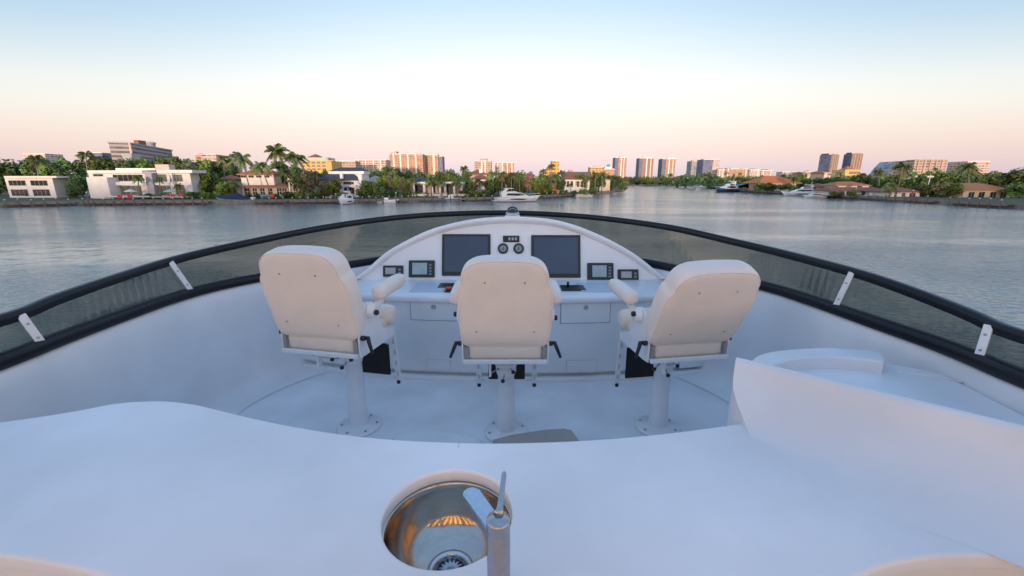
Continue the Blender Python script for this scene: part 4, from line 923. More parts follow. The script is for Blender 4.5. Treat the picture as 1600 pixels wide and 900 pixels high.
a_ = [bm.verts.new((x-o.x,F-o.y,z-o.z)) for x, z in P]; b_ = [bm.verts.new((x-o.x,F+30-o.y,z-o.z)) for x, z in P]; bm.faces.new(a_); bm.faces.new(b_)
for k in range(5): bm.faces.new((a_[k],a_[(k+1)%5],b_[(k+1)%5],b_[k]))
link('sloped_block', bm, f_glass, h); HB(h,'main_block',1399.2,1426,252.5,None,F+1,28,f_white); HB(h,'base',1376,1400,274,None,F-.5,30,m_cream); HB(h,'front_block',1389,1402,264,None,F-6,5,m_pink); HB(h,'glass_side',1418,1426.2,256,None,F-.5,1.3,f_glass)
TOWER('large tan condominium with rows of rounded bays at the right skyline edge',1427,1478,250.5,560,28,f_tan,ribs=((1433,2),(1443,2),(1452,2),(1461,2),(1470,2)),ribm=m_tan,crown=((1431,1447,249.2),(1452,1474,249.4)))
TOWER('cream low building right under the large tan condominium',1425,1442,274.5,520,14,m_cream,name='low_block',cat='building')
TOWER('broad beige tower beyond the right picture edge of the skyline',1510,1545,252,620,28,f_pink)
TOWER('pale apartment tower beyond the left picture edge of the skyline',40,74,240,700,28,f_white)
TOWER('pale low office block, first right of the orange villa roof skyline gap',1222,1246,268.5,900,20,f_white,name='office_block',cat='building')

# ---------------------------------------------------------------- trees
def leafm(name, col, rnd=.3):
    if name in MATS: return MATS[name]
    m = bpy.data.materials.new(name); m.use_nodes = True; t = m.node_tree; b = t.nodes['Principled BSDF']; K = t.nodes.new; Q = t.links.new
    b.inputs['Roughness'].default_value = .6; b.inputs['Specular IOR Level'].default_value = .25
    oi = K('ShaderNodeObjectInfo'); g = K('ShaderNodeNewGeometry'); n = K('ShaderNodeTexNoise'); tcn = K('ShaderNodeTexCoord'); Q(tcn.outputs['Object'], n.inputs[0]); n.inputs['Scale'].default_value = .55; n.inputs['Detail'].default_value = 4
    a = K('ShaderNodeMapRange'); Q(n.outputs[0], a.inputs[0]); a.inputs[1].default_value = .35; a.inputs[2].default_value = .65; a.inputs[3].default_value = .55; a.inputs[4].default_value = 1.5
    r = K('ShaderNodeMapRange'); Q(oi.outputs['Random'], r.inputs[0]); r.inputs[3].default_value = 1-rnd; r.inputs[4].default_value = 1+rnd
    r3 = K('ShaderNodeMapRange'); Q(g.outputs['Random Per Island'], r3.inputs[0]); r3.inputs[3].default_value = .7; r3.inputs[4].default_value = 1.3
    m1 = K('ShaderNodeMath'); m1.operation = 'MULTIPLY'; Q(a.outputs[0], m1.inputs[0]); Q(r.outputs[0], m1.inputs[1])
    m2 = K('ShaderNodeMath'); m2.operation = 'MULTIPLY'; Q(m1.outputs[0], m2.inputs[0]); Q(r3.outputs[0], m2.inputs[1])
    hs = K('ShaderNodeHueSaturation'); hs.inputs['Color'].default_value = (*col, 1); h_ = K('ShaderNodeMapRange'); Q(oi.outputs['Random'], h_.inputs[0]); h_.inputs[3].default_value = .475; h_.inputs[4].default_value = .515; Q(h_.outputs[0], hs.inputs['Hue']); Q(m2.outputs[0], hs.inputs['Value'])
    Q(hs.outputs[0], b.inputs['Base Color']); MATS[name] = m; return m
bark = mat('bark', (.13,.10,.075), .9, var=.3, vscale=3); pbark = mat('palm_bark', (.22,.19,.16), .9, var=.3, vscale=3)
LEAF = {'dark': leafm('leaf_dark', (.070,.118,.036)), 'green': leafm('leaf_green', (.112,.178,.042)), 'bright': leafm('leaf_bright', (.15,.225,.045)), 'pale': leafm('leaf_olive', (.175,.175,.085)), 'blossom': leafm('leaf_tawny', (.30,.20,.15), .1)}
rt = random.Random(3)
def crown_mesh(seed, n=2100, ls=.055, flat=.8, tall=False):
    """unit crown: width 1 (x,y in -.5..+.5), z 0..1, lumps of leaf blades"""
    r = random.Random(seed); bm = bmesh.new(); lumps = []
    for k in range(19):
        a = r.uniform(0, 2*pi); rr = r.uniform(.05,.38) if k else 0; z = r.uniform(.22,.80); 
        rr *= (1.15-abs(z-.45)); lumps.append((Vector((rr*cos(a), rr*sin(a), z)), r.uniform(.12,.22)))
    for i in range(n):
        c_, q = r.choice(lumps); v = Vector((r.gauss(0,1), r.gauss(0,1), r.gauss(0,1))).normalized()*q*(r.random()**.33)*1.05
        p = c_+v*Vector((1,1,flat)).length/1.5; p.z = max(p.z, .06); nn_ = (v.normalized()+Vector((r.uniform(-.7,.7), r.uniform(-.7,.7), r.uniform(-.2,.9)))).normalized()
        u = nn_.orthogonal().normalized(); u = Matrix.Rotation(r.uniform(0,2*pi),3,nn_) @ u; w_ = nn_.cross(u); s = ls*r.uniform(.6,1.3)
        bm.faces.new([bm.verts.new(p+u*s), bm.verts.new(p+w_*s*.55), bm.verts.new(p-u*s), bm.verts.new(p-w_*s*.55)])
    me = bpy.data.meshes.new('crown'); bm.to_mesh(me); bm.free(); return me
def trunk_mesh(seed):
    r = random.Random(seed); bm = bmesh.new(); tube(bm, [(0,0,0),(.01,.01,.25),(-.01,0,.55)], [.035,.026,.014], 7)
    for k in range(5):
        a = 2*pi*k/5+r.random(); z = r.uniform(.22,.40); tube(bm, [(0,0,z),(.14*cos(a),.14*sin(a),z+.16),(.26*cos(a),.26*sin(a),z+.34)], [.016,.010,.004], 5)
    me = bpy.data.meshes.new('trunk'); bm.to_mesh(me); bm.free(); me.materials.append(bark); return me
CR = {}
for k in LEAF:
    CR[k] = []
    for s in range(4):
        me = crown_mesh(s*17+len(k)); me.materials.append(LEAF[k]); CR[k].append(me)
TR = [trunk_mesh(s) for s in range(3)]
ORD = ['first','second','third','fourth','fifth','sixth','seventh','eighth','ninth','tenth','eleventh','twelfth','thirteenth','fourteenth','fifteenth','sixteenth','seventeenth','eighteenth','nineteenth','twentieth']
CN = {'dark':'dark green','green':'green','bright':'bright green','pale':'olive green','blossom':'tawny pink'}
def TREE(px, yt, wpx, F, kind, label, group, base=GZ):
    Wd = wpx/FPX*F/d3(px,290).y*1.0; top = gz(yt, F) if True else 0; top = aty(px, yt, F).z; H = top-base
    t = thing('tree', label, 'tree', (gx(px,F), F, base), rt.uniform(0,6.28), group)
    tr = bpy.data.objects.new('trunk', rt.choice(TR)); C.objects.link(tr); tr.parent = t; tr.scale = (H*.9, H*.9, H)
    cr = bpy.data.objects.new('crown', rt.choice(CR[kind])); C.objects.link(cr); cr.parent = t
    zc = min(H*.25, max(0, H-Wd*1.25)); cr.location = (0,0,zc); cr.scale = (Wd*1.25, Wd*1.25, (H-zc)*1.06)
    return t
def ROW(where, group, items):
    for i, (px, yt, wpx, F, kind) in enumerate(items):
        lb = f'{CN[kind]} tree, {ORD[i]} from the left {where}' if len(items) > 1 else f'{CN[kind]} tree {where}'
        TREE(px, yt, wpx, F, kind, lb, group if len(items) > 1 else None)
rr = random.Random(11)
def auto(x0, x1, step, y, w_, F, kinds, jy=3):
    out_ = []; x = x0
    while x < x1: out_.append((x+rr.uniform(-3,3), y+rr.uniform(-jy,jy), w_*rr.uniform(.85,1.25), F+rr.uniform(-4,4), rr.choice(kinds))); x += step
    return out_
ROW('in the row behind the white modern house', 'trees behind the white modern house', auto(142,325,15,247,32,166,['green','dark','green','bright'],4))
ROW('in the group left of the white modern house', 'trees left of the modern house', [(96,246,44,158,'green'),(112,262,34,146,'dark'),(128,272,30,141,'dark'),(120,288,22,133,'dark')])
ROW('in the row over the pale house', 'trees over the pale house', auto(-25,90,22,250,38,162,['green','dark'],5))
ROW('in the clump between house and pavilion', 'trees between modern house and pavilion', [(298,266,24,150,'dark'),(312,258,34,142,'pale'),(326,262,34,143,'green'),(338,272,24,146,'green')])
ROW('forming the hedge over the blue covered boat', 'round hedge trees over the blue boat', [(347,284,24,134,'bright'),(361,285,24,134,'green')])
ROW('in the row behind the palm villa', 'trees behind the palm villa', [(340,252,26,170,'green'),(356,248,30,172,'dark'),(372,262,22,165,'dark'),(440,252,30,160,'green'),(452,262,24,156,'dark'),(468,258,26,158,'dark'),(484,262,26,160,'dark'),(500,266,22,172,'green')])
ROW('in front of the narrow cream house', 'trees in front of the cream house', [(470,260,27,135,'dark'),(484,268,27,134,'pale')])
ROW('in front of the slate-roofed house', 'trees in front of the slate house', [(510,282,22,135,'pale'),(521,278,24,134,'green'),(573,281,27,134,'green'),(588,288,20,136,'green')])
ROW('in the low row before the salmon towers', 'trees behind the slate house', [(508,264,20,200,'dark'),(572,263,24,205,'dark'),(586,265,26,200,'dark'),(600,265,24,205,'green'),(618,262,28,200,'dark'),(634,266,24,210,'green'),(650,267,24,205,'dark'),(664,268,22,212,'green'),(680,268,24,206,'dark'),(697,266,26,210,'green'),(712,265,24,215,'dark'),(727,267,20,210,'green')])
ROW('in the bamboo screen left of the pergola house', 'bamboo screen left of the pergola house', [(594,277,15,148,'bright'),(603,274,15,147,'bright'),(612,275,15,147,'pale'),(621,273,15,147,'bright'),(630,275,15,147,'pale'),(638,279,13,148,'bright')])
ROW('beside the white arched villa', 'trees around the arched villa', [(705,272,22,175,'green'),(716,276,20,164,'green'),(728,272,24,163,'dark'),(735,284,18,155,'green'),(766,276,22,160,'dark'),(779,268,26,165,'dark'),(792,268,28,170,'dark'),(805,267,28,176,'green'),(765,290,14,152,'dark')])
ROW('in the row right of the big yacht', 'trees right of the big white yacht', [(818,272,24,182,'dark'),(826,270,24,174,'blossom'),(838,279,20,170,'bright'),(847,276,24,172,'bright'),(853,282,20,168,'green'),(851,270,20,190,'dark'),(868,272,20,196,'green'),(876,280,14,182,'dark'),(908,271,20,208,'green'),(924,268,24,214,'dark'),(935,269,20,216,'dark'),(956,271,28,236,'dark'),(968,280,17,252,'green')])
ROW('in the tree line of the far bank', 'trees along the far bank', auto(972,1062,8,276,15,590,['dark','green','pale'],2.0))
ROW('in the dark far bank cluster', 'trees right on the far bank', [(1069,279,13,600,'dark'),(1078,277,13,600,'green'),(1093,271,18,560,'dark'),(1102,269,22,560,'dark'),(1111,272,18,565,'dark'),(1122,276,16,540,'dark'),(1133,279,12,500,'green')])
ROW('around the orange roof villa', 'trees around the orange roof villa', [(1163,279,16,270,'dark'),(1173,276,18,270,'green'),(1184,275,18,275,'dark'),(1187,284,18,222,'green'),(1198,286,18,218,'dark'),(1209,288,14,218,'dark'),(1228,286,17,220,'dark'),(1236,288,14,220,'green'),(1202,275,15,300,'dark'),(1222,271,15,300,'dark'),(1244,273,18,290,'green')])
ROW('in the row behind the boathouse', 'trees behind the boathouse', [(1255,280,14,240,'dark'),(1266,279,15,235,'green'),(1277,276,17,230,'dark'),(1288,277,15,230,'dark'),(1302,276,18,225,'green'),(1318,278,15,220,'dark')])
ROW('in the row behind the ranch house', 'trees behind the ranch house', [(1331,277,18,205,'green'),(1344,273,22,200,'dark'),(1358,273,22,195,'green'),(1370,279,18,190,'green'),(1384,278,20,186,'bright'),(1396,274,24,180,'green'),(1412,277,22,180,'dark'),(1426,277,20,178,'green'),(1372,290,14,172,'dark')])
ROW('in the thick wood right of the white bungalow', 'trees right of the bungalow', [(1440,273,26,176,'dark'),(1456,268,32,174,'green'),(1474,266,36,172,'green'),(1447,287,24,146,'green'),(1463,286,28,144,'pale'),(1482,284,28,143,'green'),(1500,268,40,170,'dark'),(1528,264,42,170,'green'),(1558,266,42,168,'dark'),(1588,262,46,166,'green'),(1618,262,46,166,'dark'),(1594,288,34,136,'green')])

# ---------------------------------------------------------------- palms
pleaf = [leafm('palm_leaf', (.11,.155,.05), .25), leafm('palm_leaf_dry', (.13,.11,.045), .2)]
def fronds_mesh(seed, n=25):
    r = random.Random(seed); bm = bmesh.new()
    for k in range(n):
        a = 2*pi*k/n*1.0+r.uniform(-.2,.2); el = r.uniform(-.35,1.15); L_ = r.uniform(.42,.54); d_ = Vector((cos(a),sin(a),0)); side = Vector((-sin(a),cos(a),0)); pts = []; m = 9
        for j in range(m+1):
            t = j/m; h_ = cos(el)*t*L_*(1-.12*t); z = sin(el)*t*L_ - (.42+.25*cos(el))*t*t*L_; pts.append(d_*h_+Vector((0,0,z)))
        tube(bm, pts, [.008]*m+[.002], 4, False, 0 if el > -.2 else 1)
        for j in range(1, m*2):
            t = j/(m*2); i0 = int(t*m); p = pts[i0].lerp(pts[min(i0+1,m)], t*m-i0); tang = (pts[min(i0+1,m)]-pts[i0]).normalized(); w_ = .15*(sin(pi*min(1,t*.9+.12)))**.7
            for s in (-1, 1):
                dd = (side*s*.85+tang*.55+Vector((0,0,-.45-r.random()*.35))).normalized(); q = p+dd*w_*r.uniform(.85,1.1); b_ = tang*.021
                f = bm.faces.new([bm.verts.new(p-b_), bm.verts.new(p+b_), bm.verts.new(q+b_*.2)]); f.material_index = 0 if el > -.2 else 1
    me = bpy.data.meshes.new('crown'); bm.to_mesh(me); bm.free(); me.materials.append(pleaf[0]); me.materials.append(pleaf[1]); return me
FM_ = [fronds_mesh(s) for s in range(4)]
PALMS = [(140,134,239,26,139,'tall thin palm left of the modern house'),(216,216,277,17,131,'short palm before the left window band of the modern house'),(250,249,278,15,131,'short palm before the right window band of the modern house'),
 (282,279,289,16,132,'small leaning palm at the right corner of the modern house'),(305,301,277,20,140,'palm between modern house and olive tree'),
 (392,377,243,38,133,'tall leaning palm at the left corner of the palm villa'),(424,407,256,30,132,'palm leaning left before the middle of the palm villa'),(428,433,232,40,148,'tallest palm, rising behind the villa chimney'),(453,462,242,36,149,'windswept tall palm right of the villa chimney'),(444,446,266,26,142,'lower palm under the two tall ones'),(352,350,246,24,150,'palm crown above the small pavilion'),(478,477,296,14,131,'little palm at the foot of the cream house'),
 (609,608,262,27,185,'palm standing before the pink apartment block'),(646,644,280,16,145,'small palm at the left end of the pergola house'),(674,674,281,22,143,'green palm before the second column of the pergola house'),(689,690,284,16,143,'small palm before the middle of the pergola house'),(714,714,284,22,143,'bright palm at the right end of the pergola house'),(724,725,261,16,255,'distant palm sticking up left of the square tan tower'),
 (748,748,281,20,150,'palm before the arched villa'),(771,770,270,22,158,'palm just right of the arched villa'),(784,785,270,20,158,'palm behind the stern of the big yacht'),(799,799,272,20,162,'palm behind the middle of the big yacht'),(812,812,274,18,166,'palm behind the bow of the big yacht'),
 (861,861,258,15,188,'palm in front of the gold tower'),(847,848,266,13,198,'palm left of the gold tower'),(868,868,276,16,180,'palm over the orange cottage'),(878,878,268,16,184,'palm between cottage and red roof villa'),(892,892,287,9,190,'very small palm on the lawn of the red roof villa'),(916,917,276,12,198,'slim palm at the right end of red roof villa'),(930,930,270,16,203,'left of two palms beyond the red roof villa'),(940,941,270,15,206,'right of two palms beyond the red roof villa'),
 (1048,1048,272,8,600,'tiny palm on the far bank by the orange tower'),(1240,1240,278,14,226,'palm at the right end of the orange villa roof'),(1312,1312,270,13,240,'palm standing before the left twin tower'),(1346,1346,272,16,195,'palm behind the roof of the ranch house'),(1373,1373,267,19,182,'bushy palm left of the sloped glass building'),(1402,1411,257,28,162,'tall palm leaning right before the sloped glass building'),(1391,1392,288,22,146,'low yellow-green palm between ranch house and bungalow'),(1446,1446,282,14,158,'palm at the lamp beside the wood'),(1462,1462,263,9,210,'distant palm crown before the large tan condominium'),(1337,1337,275,14,210,'palm left of the pair behind the ranch house'),
 (1515,1512,258,30,150,'tall palm right of the wood near the picture edge'),(62,58,246,30,140,'tall palm over the pale house at left')]
for i, (bx, cx_, cy_, s, F, lb) in enumerate(PALMS):
    sz = s/FPX*F*1.30; b_ = Vector((gx(bx,F), F, GZ)); c_ = aty(cx_, cy_+s*.12, F)-b_
    t = thing('palm_tree', lb, 'palm', b_, 0, 'palms of the waterfront'); bm = bmesh.new(); r0 = .17 if F < 300 else .3
    tube(bm, [(0,0,0),(c_.x*.25,0,c_.z*.35),(c_.x*.6,0,c_.z*.7),(c_.x,0,c_.z)], [r0*1.5,r0*1.05,r0*.9,r0*.8], 8); link('trunk', bm, pbark, t)
    cr = bpy.data.objects.new('crown', FM_[i%4]); C.objects.link(cr); cr.parent = t; cr.location = c_; cr.scale = (sz,sz,sz*.95); cr.rotation_euler = (.08,.12*(1 if i%2 else -1),i*1.3)
# distant woodland that reads as one mass
bm = bmesh.new(); r = random.Random(5)
for x0, x1, F0, F1, n in ((-900,-60,260,420,5200),(-100,160,620,900,3600),(150,1000,300,480,5200),(-1500,1700,900,1300,6000)):
    for i in range(n):
        x = r.uniform(x0,x1); y = r.uniform(F0,F1); hh = (6.5+3*sin(x*.05)+2*sin(x*.13+1))*(1 if F0 < 800 else 1.3); s = r.uniform(1.3,2.8)*(1 if F0 < 800 else 2.2); z = GZ+hh*r.random()**.6
        nn_ = Vector((r.uniform(-1,1),-1,r.uniform(-.3,1.2))).normalized(); u = nn_.orthogonal().normalized(); w_ = nn_.cross(u); p = Vector((x,y,z)); bm.faces.new([bm.verts.new(p+u*s),bm.verts.new(p+w_*s*.8),bm.verts.new(p-u*s*.9),bm.verts.new(p-w_*s*.7)])
o = link('distant_woodland', bm, LEAF['dark']); tag(o, 'dark low mass of distant trees between the banks and the skyline', 'woodland', kind='stuff')
# unseen leaf mass added behind the camera to keep the last sun off the boat
bm = bmesh.new(); r = random.Random(6)
for i in range(9000):
    x = r.uniform(-700,700); y = -200+r.uniform(-20,20); s = r.uniform(2.5,5); z = WZ+16*r.random()**.7
    nn_ = Vector((r.uniform(-1,1),1,r.uniform(-.5,1))).normalized(); u = nn_.orthogonal().normalized(); w_ = nn_.cross(u); p = Vector((x,y,z)); bm.faces.new([bm.verts.new(p+u*s),bm.verts.new(p+w_*s*.8),bm.verts.new(p-u*s*.9),bm.verts.new(p-w_*s*.7)])
o = link('added_sun_screen', bm, LEAF['dark']); tag(o, 'tall unseen leaf screen added behind the yacht to block the low sun', 'woodland', kind='stuff')

# ---------------------------------------------------------------- docks, pilings
def DOCK(label, p0, p1, wdt, n, side=-1, z=-3.55, pile_h=.9, name='dock'):
    a, b = Vector((*p0,0)), Vector((*p1,0)); d_ = (b-a); L_ = d_.length; ang = math.atan2(d_.y, d_.x)
    t = thing(name, label, 'dock', (a.x, a.y, z), ang, None)
    bm = bmesh.new(); box(bm, 0, L_, -wdt, 0, -.16, 0); link('deck', bm, wood, t); bm = bmesh.new(); box(bm, 0, L_, -wdt-.06, -wdt-.003, -.34, .03); link('fender_beam', bm, conc, t)
    for k in range(n):
        x = L_*(k+.5)/n; bm = bmesh.new(); tube(bm, [(x,-wdt-.22,-2.0),(x,-wdt-.22,pile_h+.15*sin(k*2.1))], .17, 8); pi_ = link('piling', bm, wood, t)
        bm = bmesh.new(); lathe(bm, [(.20,0),(.19,.05),(0,.22)], 8, (x,-wdt-.22,pile_h+.15*sin(k*2.1))); link('cap', bm, m_white, pi_)
def sh(px, py): return W2(px, py)
def shore_pt(pts, px):
    ph = math.atan2(d3(px,300).x, d3(px,300).y)
    for a, b in zip(pts, pts[1:]):
        pa, pb = math.atan2(a[0],a[1]), math.atan2(b[0],b[1])
        if pa <= ph <= pb: t = (ph-pa)/(pb-pa); return (a[0]+(b[0]-a[0])*t, a[1]+(b[1]-a[1])*t-.4)
    return pts[-1]
for a, b, n, lb in ((0,118,6,'low dock before the pale house at the left picture edge'),(132,330,13,'long low dock with pilings before the white modern house'),(400,452,5,'grey dock before the palm villa'),(455,538,7,'pale dock right of the palm villa up to the moored cruiser'),(560,640,8,'dock with leaning pilings between the cruiser and the pergola house'),(655,772,9,'long pale dock in front of the pergola house'),(842,898,7,'reddish dock right of the big white yacht'),(915,970,6,'rough dock along the tip of the left bank')):
    DOCK(lb, shore_pt(shoreL, a), shore_pt(shoreL, b), 1.8, n)
for a, b, n, lb in ((1152,1224,16,'dock with a close row of tall pale pilings before the orange roof villa'),(1300,1345,5,'dark dock before the lawn of the ranch house'),(1350,1470,8,'long dark dock before the white bungalow'),(1490,1590,6,'dock near the right picture edge')):
    DOCK(lb, shore_pt(shoreR, a), shore_pt(shoreR, b), 1.6, n, pile_h=1.1)
for i, (px, py, hpx, lb) in enumerate(((139,322,20,'leaning white mooring pile left of the modern house dock'),(540,319,18,'dark mooring pile left of the moored cruiser'),(619,318,16,'lone mooring pile before the bamboo screen'),(784,315,12,'mooring pile beside the stern of the big yacht'),(1334,311,16,'tall pile before the ranch house lawn'),(1422,317,18,'tall reddish pile before the bungalow'),(525,318,14,'short mooring pile beside the dock right of the cream house'))):
    p = atz(px, py, WZ); o = thing('mooring_pile', lb, 'piling', (p.x, p.y, WZ)); hh = hpx/FPX*p.y; bm = bmesh.new(); tube(bm, [(0,0,-1),(.05*hh,0,hh)], .2, 8); link('post', bm, wood, o)
    bm = bmesh.new(); lathe(bm, [(.23,0),(.22,.06),(0,.3)], 8, (.05*hh,0,hh)); link('cap', bm, m_white, o)

# ---------------------------------------------------------------- boats
bw = mat('boat_white', (.78,.77,.76), .25, coat=.4, var=.03); bwin = mat('boat_window', (.008,.009,.012), .08, spec=.8); navy = mat('navy_paint', (.02,.035,.09), .3, coat=.3); teal = mat('teal_paint', (.03,.30,.42), .3); boot = mat('boot_stripe', (.03,.03,.04), .4)
def loft_hull(bm, L_, B, D, bow_rise=.35, rake=.12, mi=0):
    rows = []
    for t in (0,.1,.3,.5,.7,.82,.91,.97,1):
        hw = B/2*(1 if t < .5 else math.cos((t-.5)/.5*pi/2)**.65) if t < 1 else .02; x = L_*t; sheer = D*(1+bow_rise*t*t); xb = x - (rake*L_*max(0,t-.6)/.4)
        rows.append([Vector((x,-hw,sheer)),Vector(((x+xb)/2,-hw*.95,sheer*.55)),Vector((xb,-hw*.80,.10)),Vector((xb,-hw*.5,-.4)),Vector((xb,hw*.5,-.4)),Vector((xb,hw*.80,.10)),Vector(((x+xb)/2,hw*.95,sheer*.55)),Vector((x,hw,sheer))])
    v = grid(bm, rows, mi); bm.faces.new(v[0]); 
    for a, b in zip(v, v[1:]): bm.faces.new((a[0], a[-1], b[-1], b[0]))
def prism(bm, prof, hw0, hw1=None, mi=0):
    """side profile (x,z) list, extruded across; narrower at the top"""
    zmin = min(p[1] for p in prof); zmax = max(p[1] for p in prof); hw1 = hw1 or hw0*.85
    f = lambda z: hw0+(hw1-hw0)*(z-zmin)/(zmax-zmin)
    a = [bm.verts.new((x,-f(z),z)) for x, z in prof]; b = [bm.verts.new((x,f(z),z)) for x, z in prof]
    bm.faces.new(a); bm.faces.new(b[::-1])
    for k in range(len(prof)): bm.faces.new((a[k], a[(k+1)%len(a)], b[(k+1)%len(a)], b[k]))
def YACHT(name, label, px, py, L_, rz, hullm, F=None, sty=0):
    p = atz(px, py, WZ); t = thing(name, label, 'yacht', (p.x, p.y, WZ), rz); u = L_/20
    def part(nm, fn, m, par=t):
        bm = bmesh.new(); fn(bm); return link(nm, bm, m, par)
    h_ = part('hull', lambda bm: loft_hull(bm, L_, 5.0*u, 1.9*u, .45), hullm)
    part('boot_stripe', lambda bm: prism(bm, [(.1*u,0),(17*u,0),(17.2*u,.16*u),(.05*u,.16*u)], 2.15*u, 2.2*u), boot, h_)
    part('hull_window', lambda bm: prism(bm, [(6*u,1.0*u),(11.5*u,.8*u),(13.6*u,1.25*u),(9*u,1.45*u),(6.2*u,1.4*u)], 2.46*u, 2.48*u), bwin, h_)
    part('deckhouse', lambda bm: prism(bm, [(2.5*u,2.0*u),(14.5*u,2.2*u),(12.6*u,3.0*u),(10.8*u,3.75*u),(4*u,3.85*u),(2.2*u,3.7*u)], 2.2*u, 1.7*u), bw)
    part('side_window', lambda bm: prism(bm, [(4.2*u,2.7*u),(9*u,2.5*u),(12.6*u,2.75*u),(11.0*u,3.5*u),(5*u,3.55*u)], 2.12*u, 1.86*u), bwin)
    if sty == 1:
        part('upper_deckhouse', lambda bm: prism(bm, [(4*u,3.86*u),(10*u,3.86*u),(8.8*u,5.0*u),(4.2*u,5.1*u)], 1.6*u, 1.3*u), bw)
        part('upper_window', lambda bm: prism(bm, [(4.6*u,4.2*u),(9.3*u,4.1*u),(8.7*u,4.8*u),(5*u,4.8*u)], 1.56*u, 1.42*u), bwin)
        top_ = 5.1*u
    else:
        part('bulwark', lambda bm: prism(bm, [(2.2*u,3.86*u),(9.6*u,3.86*u),(8.6*u,4.3*u),(2.2*u,4.25*u)], 1.85*u, 1.8*u), bw)
        part('windscreen', lambda bm: prism(bm, [(8.2*u,4.31*u),(9.0*u,4.31*u),(7.8*u,4.9*u),(7.5*u,4.9*u)], 1.5*u, 1.2*u), bwin)
        top_ = 4.3*u
    part('radar_arch', lambda bm: (prism(bm, [(3.2*u,top_),(4.2*u,top_),(5.4*u,top_+1.0*u),(4.6*u,top_+1.1*u)], 1.5*u, 1.3*u)), bw)
    part('hardtop', lambda bm: prism(bm, [(3.8*u,top_+1.11*u),(7.8*u,top_+1.11*u),(7.4*u,top_+1.3*u),(3.9*u,top_+1.3*u)], 1.5*u, 1.4*u), bw)
    part('antenna', lambda bm: (tube(bm, [(4.5*u,0,top_+1.3*u),(4.3*u,0,top_+3.2*u)], .05*u, 5), tube(bm, [(5.2*u,.8*u,top_+1.3*u),(5.0*u,.8*u,top_+2.6*u)], .04*u, 5)), bw)
    part('rail', lambda bm: [tube(bm, [(10*u,s*2.3*u,2.3*u+.7*u),(14*u,s*2.0*u,2.45*u+.7*u),(17.5*u,s*1.2*u,2.6*u+.7*u),(19.6*u,s*.2*u,2.75*u+.7*u)], .035*u, 5, False) for s in (-1,1)]+[tube(bm, [(x*u,s*y_*u,2.1*u),(x*u,s*y_*u,3.05*u)], .03*u, 4, False) for s in (-1,1) for x, y_ in ((11,2.2),(13,2.05),(15,1.8),(17,1.3))], wmet)
    part('swim_platform', lambda bm: box(bm, -1.3*u, .05*u, -2.2*u, 2.2*u, .35*u, .55*u), bw)
    return t
YACHT('motor_yacht','big sleek white motor yacht with black windows moored at the end of the left docks',774,315.5,14.6,R(14),bw)
YACHT('motor_yacht','white yacht with dark blue bow moored by the blue tarpaulin, seen bow on',1152,300,19,R(-120)+R(-35),navy,sty=1)
YACHT('motor_yacht','long white flybridge yacht moored before the orange roof villa, bow to the left',1279,306.3,15,R(168),bw,sty=1)
YACHT('motor_yacht','smaller white sport yacht moored against the ranch house lawn',1290,309.2,8.0,R(165),bw)
# bow-on cruiser at left
t = YACHT('motor_cruiser','small white cruiser lying bow towards the camera below the slate-roofed house',549,317.7,9,R(-95),bw); t.scale = (.8,1.15,1.4)
def SMALLBOAT(name, label, px, py, L_, rz, hullm, cover=None, ttop=False):
    p = atz(px, py, WZ); t = thing(name, label, 'boat', (p.x, p.y, WZ), rz); bm = bmesh.new(); loft_hull(bm, L_, L_*.28, L_*.12, .5); link('hull', bm, hullm, t)
    if cover:
        bm = bmesh.new(); rows = []
        for t_ in (0,.15,.35,.5,.7,.85,1):
            hw = L_*.15*(1 if t_ < .5 else math.cos((t_-.5)/.5*pi/2)**.6+.02); z0 = L_*.12*(1+.5*t_*t_); zt = z0+L_*(.06+.10*math.exp(-((t_-.42)/.18)**2))*(1 if 0 < t_ < 1 else .3)
            rows.append([Vector((L_*t_,-hw,z0-.15)),Vector((L_*t_,-hw*.9,z0+.12)),Vector((L_*t_,0,zt)),Vector((L_*t_,hw*.9,z0+.12)),Vector((L_*t_,hw,z0-.15))])
        v = grid(bm, rows, smooth=False); bm.faces.new(v[0]); link('cover', bm, cover, t)
    else:
        bm = bmesh.new(); box(bm, L_*.35, L_*.55, -L_*.05, L_*.05, L_*.10, L_*.24, 0, .05); link('console', bm, bw, t)
        bm = bmesh.new(); box(bm, L_*.56, L_*.58, -L_*.05, L_*.05, L_*.2, L_*.28); link('windscreen', bm, bwin, t)
    if ttop:
        bm = bmesh.new(); box(bm, L_*.3, L_*.62, -L_*.1, L_*.1, L_*.36, L_*.38); link('canopy', bm, bw, t)
        for x in (.34,.58):
            for s in (-1,1): bm = bmesh.new(); tube(bm, [(L_*x,s*L_*.07,L_*.1),(L_*x,s*L_*.08,L_*.36)], .04, 5); link('canopy_post', bm, wmet, t)
    bm = bmesh.new(); box(bm, -L_*.07, -.02, -L_*.04, L_*.04, L_*.02, L_*.17, 0, .05); link('outboard_motor', bm, boot if hullm is not teal else bw, t)
    return t
SMALLBOAT('covered_boat','turquoise boat under a navy blue cover before the round hedge trees',394,318,10.5,R(178),teal,mat('navy_canvas',(.018,.024,.07),.8,var=.2))
SMALLBOAT('tender','small open white boat at the dock before the pergola house',722,314.6,8,R(172),bw)
SMALLBOAT('console_boat','white centre console boat with canopy at the tip of the left bank docks',898,308,9,R(20),bw,ttop=True)
SMALLBOAT('console_boat','small canopy boat beside the boathouse on the right bank',1297,308.6,6.5,R(160),navy,ttop=True)
SMALLBOAT('skiff','white skiff at the dock left of the bamboo screen',588,317.3,6.5,R(5),bw)
SMALLBOAT('console_boat','tiny white open boat with canopy on the far bank left of the blue bow yacht',1104,293.5,11,R(175),bw,ttop=True)
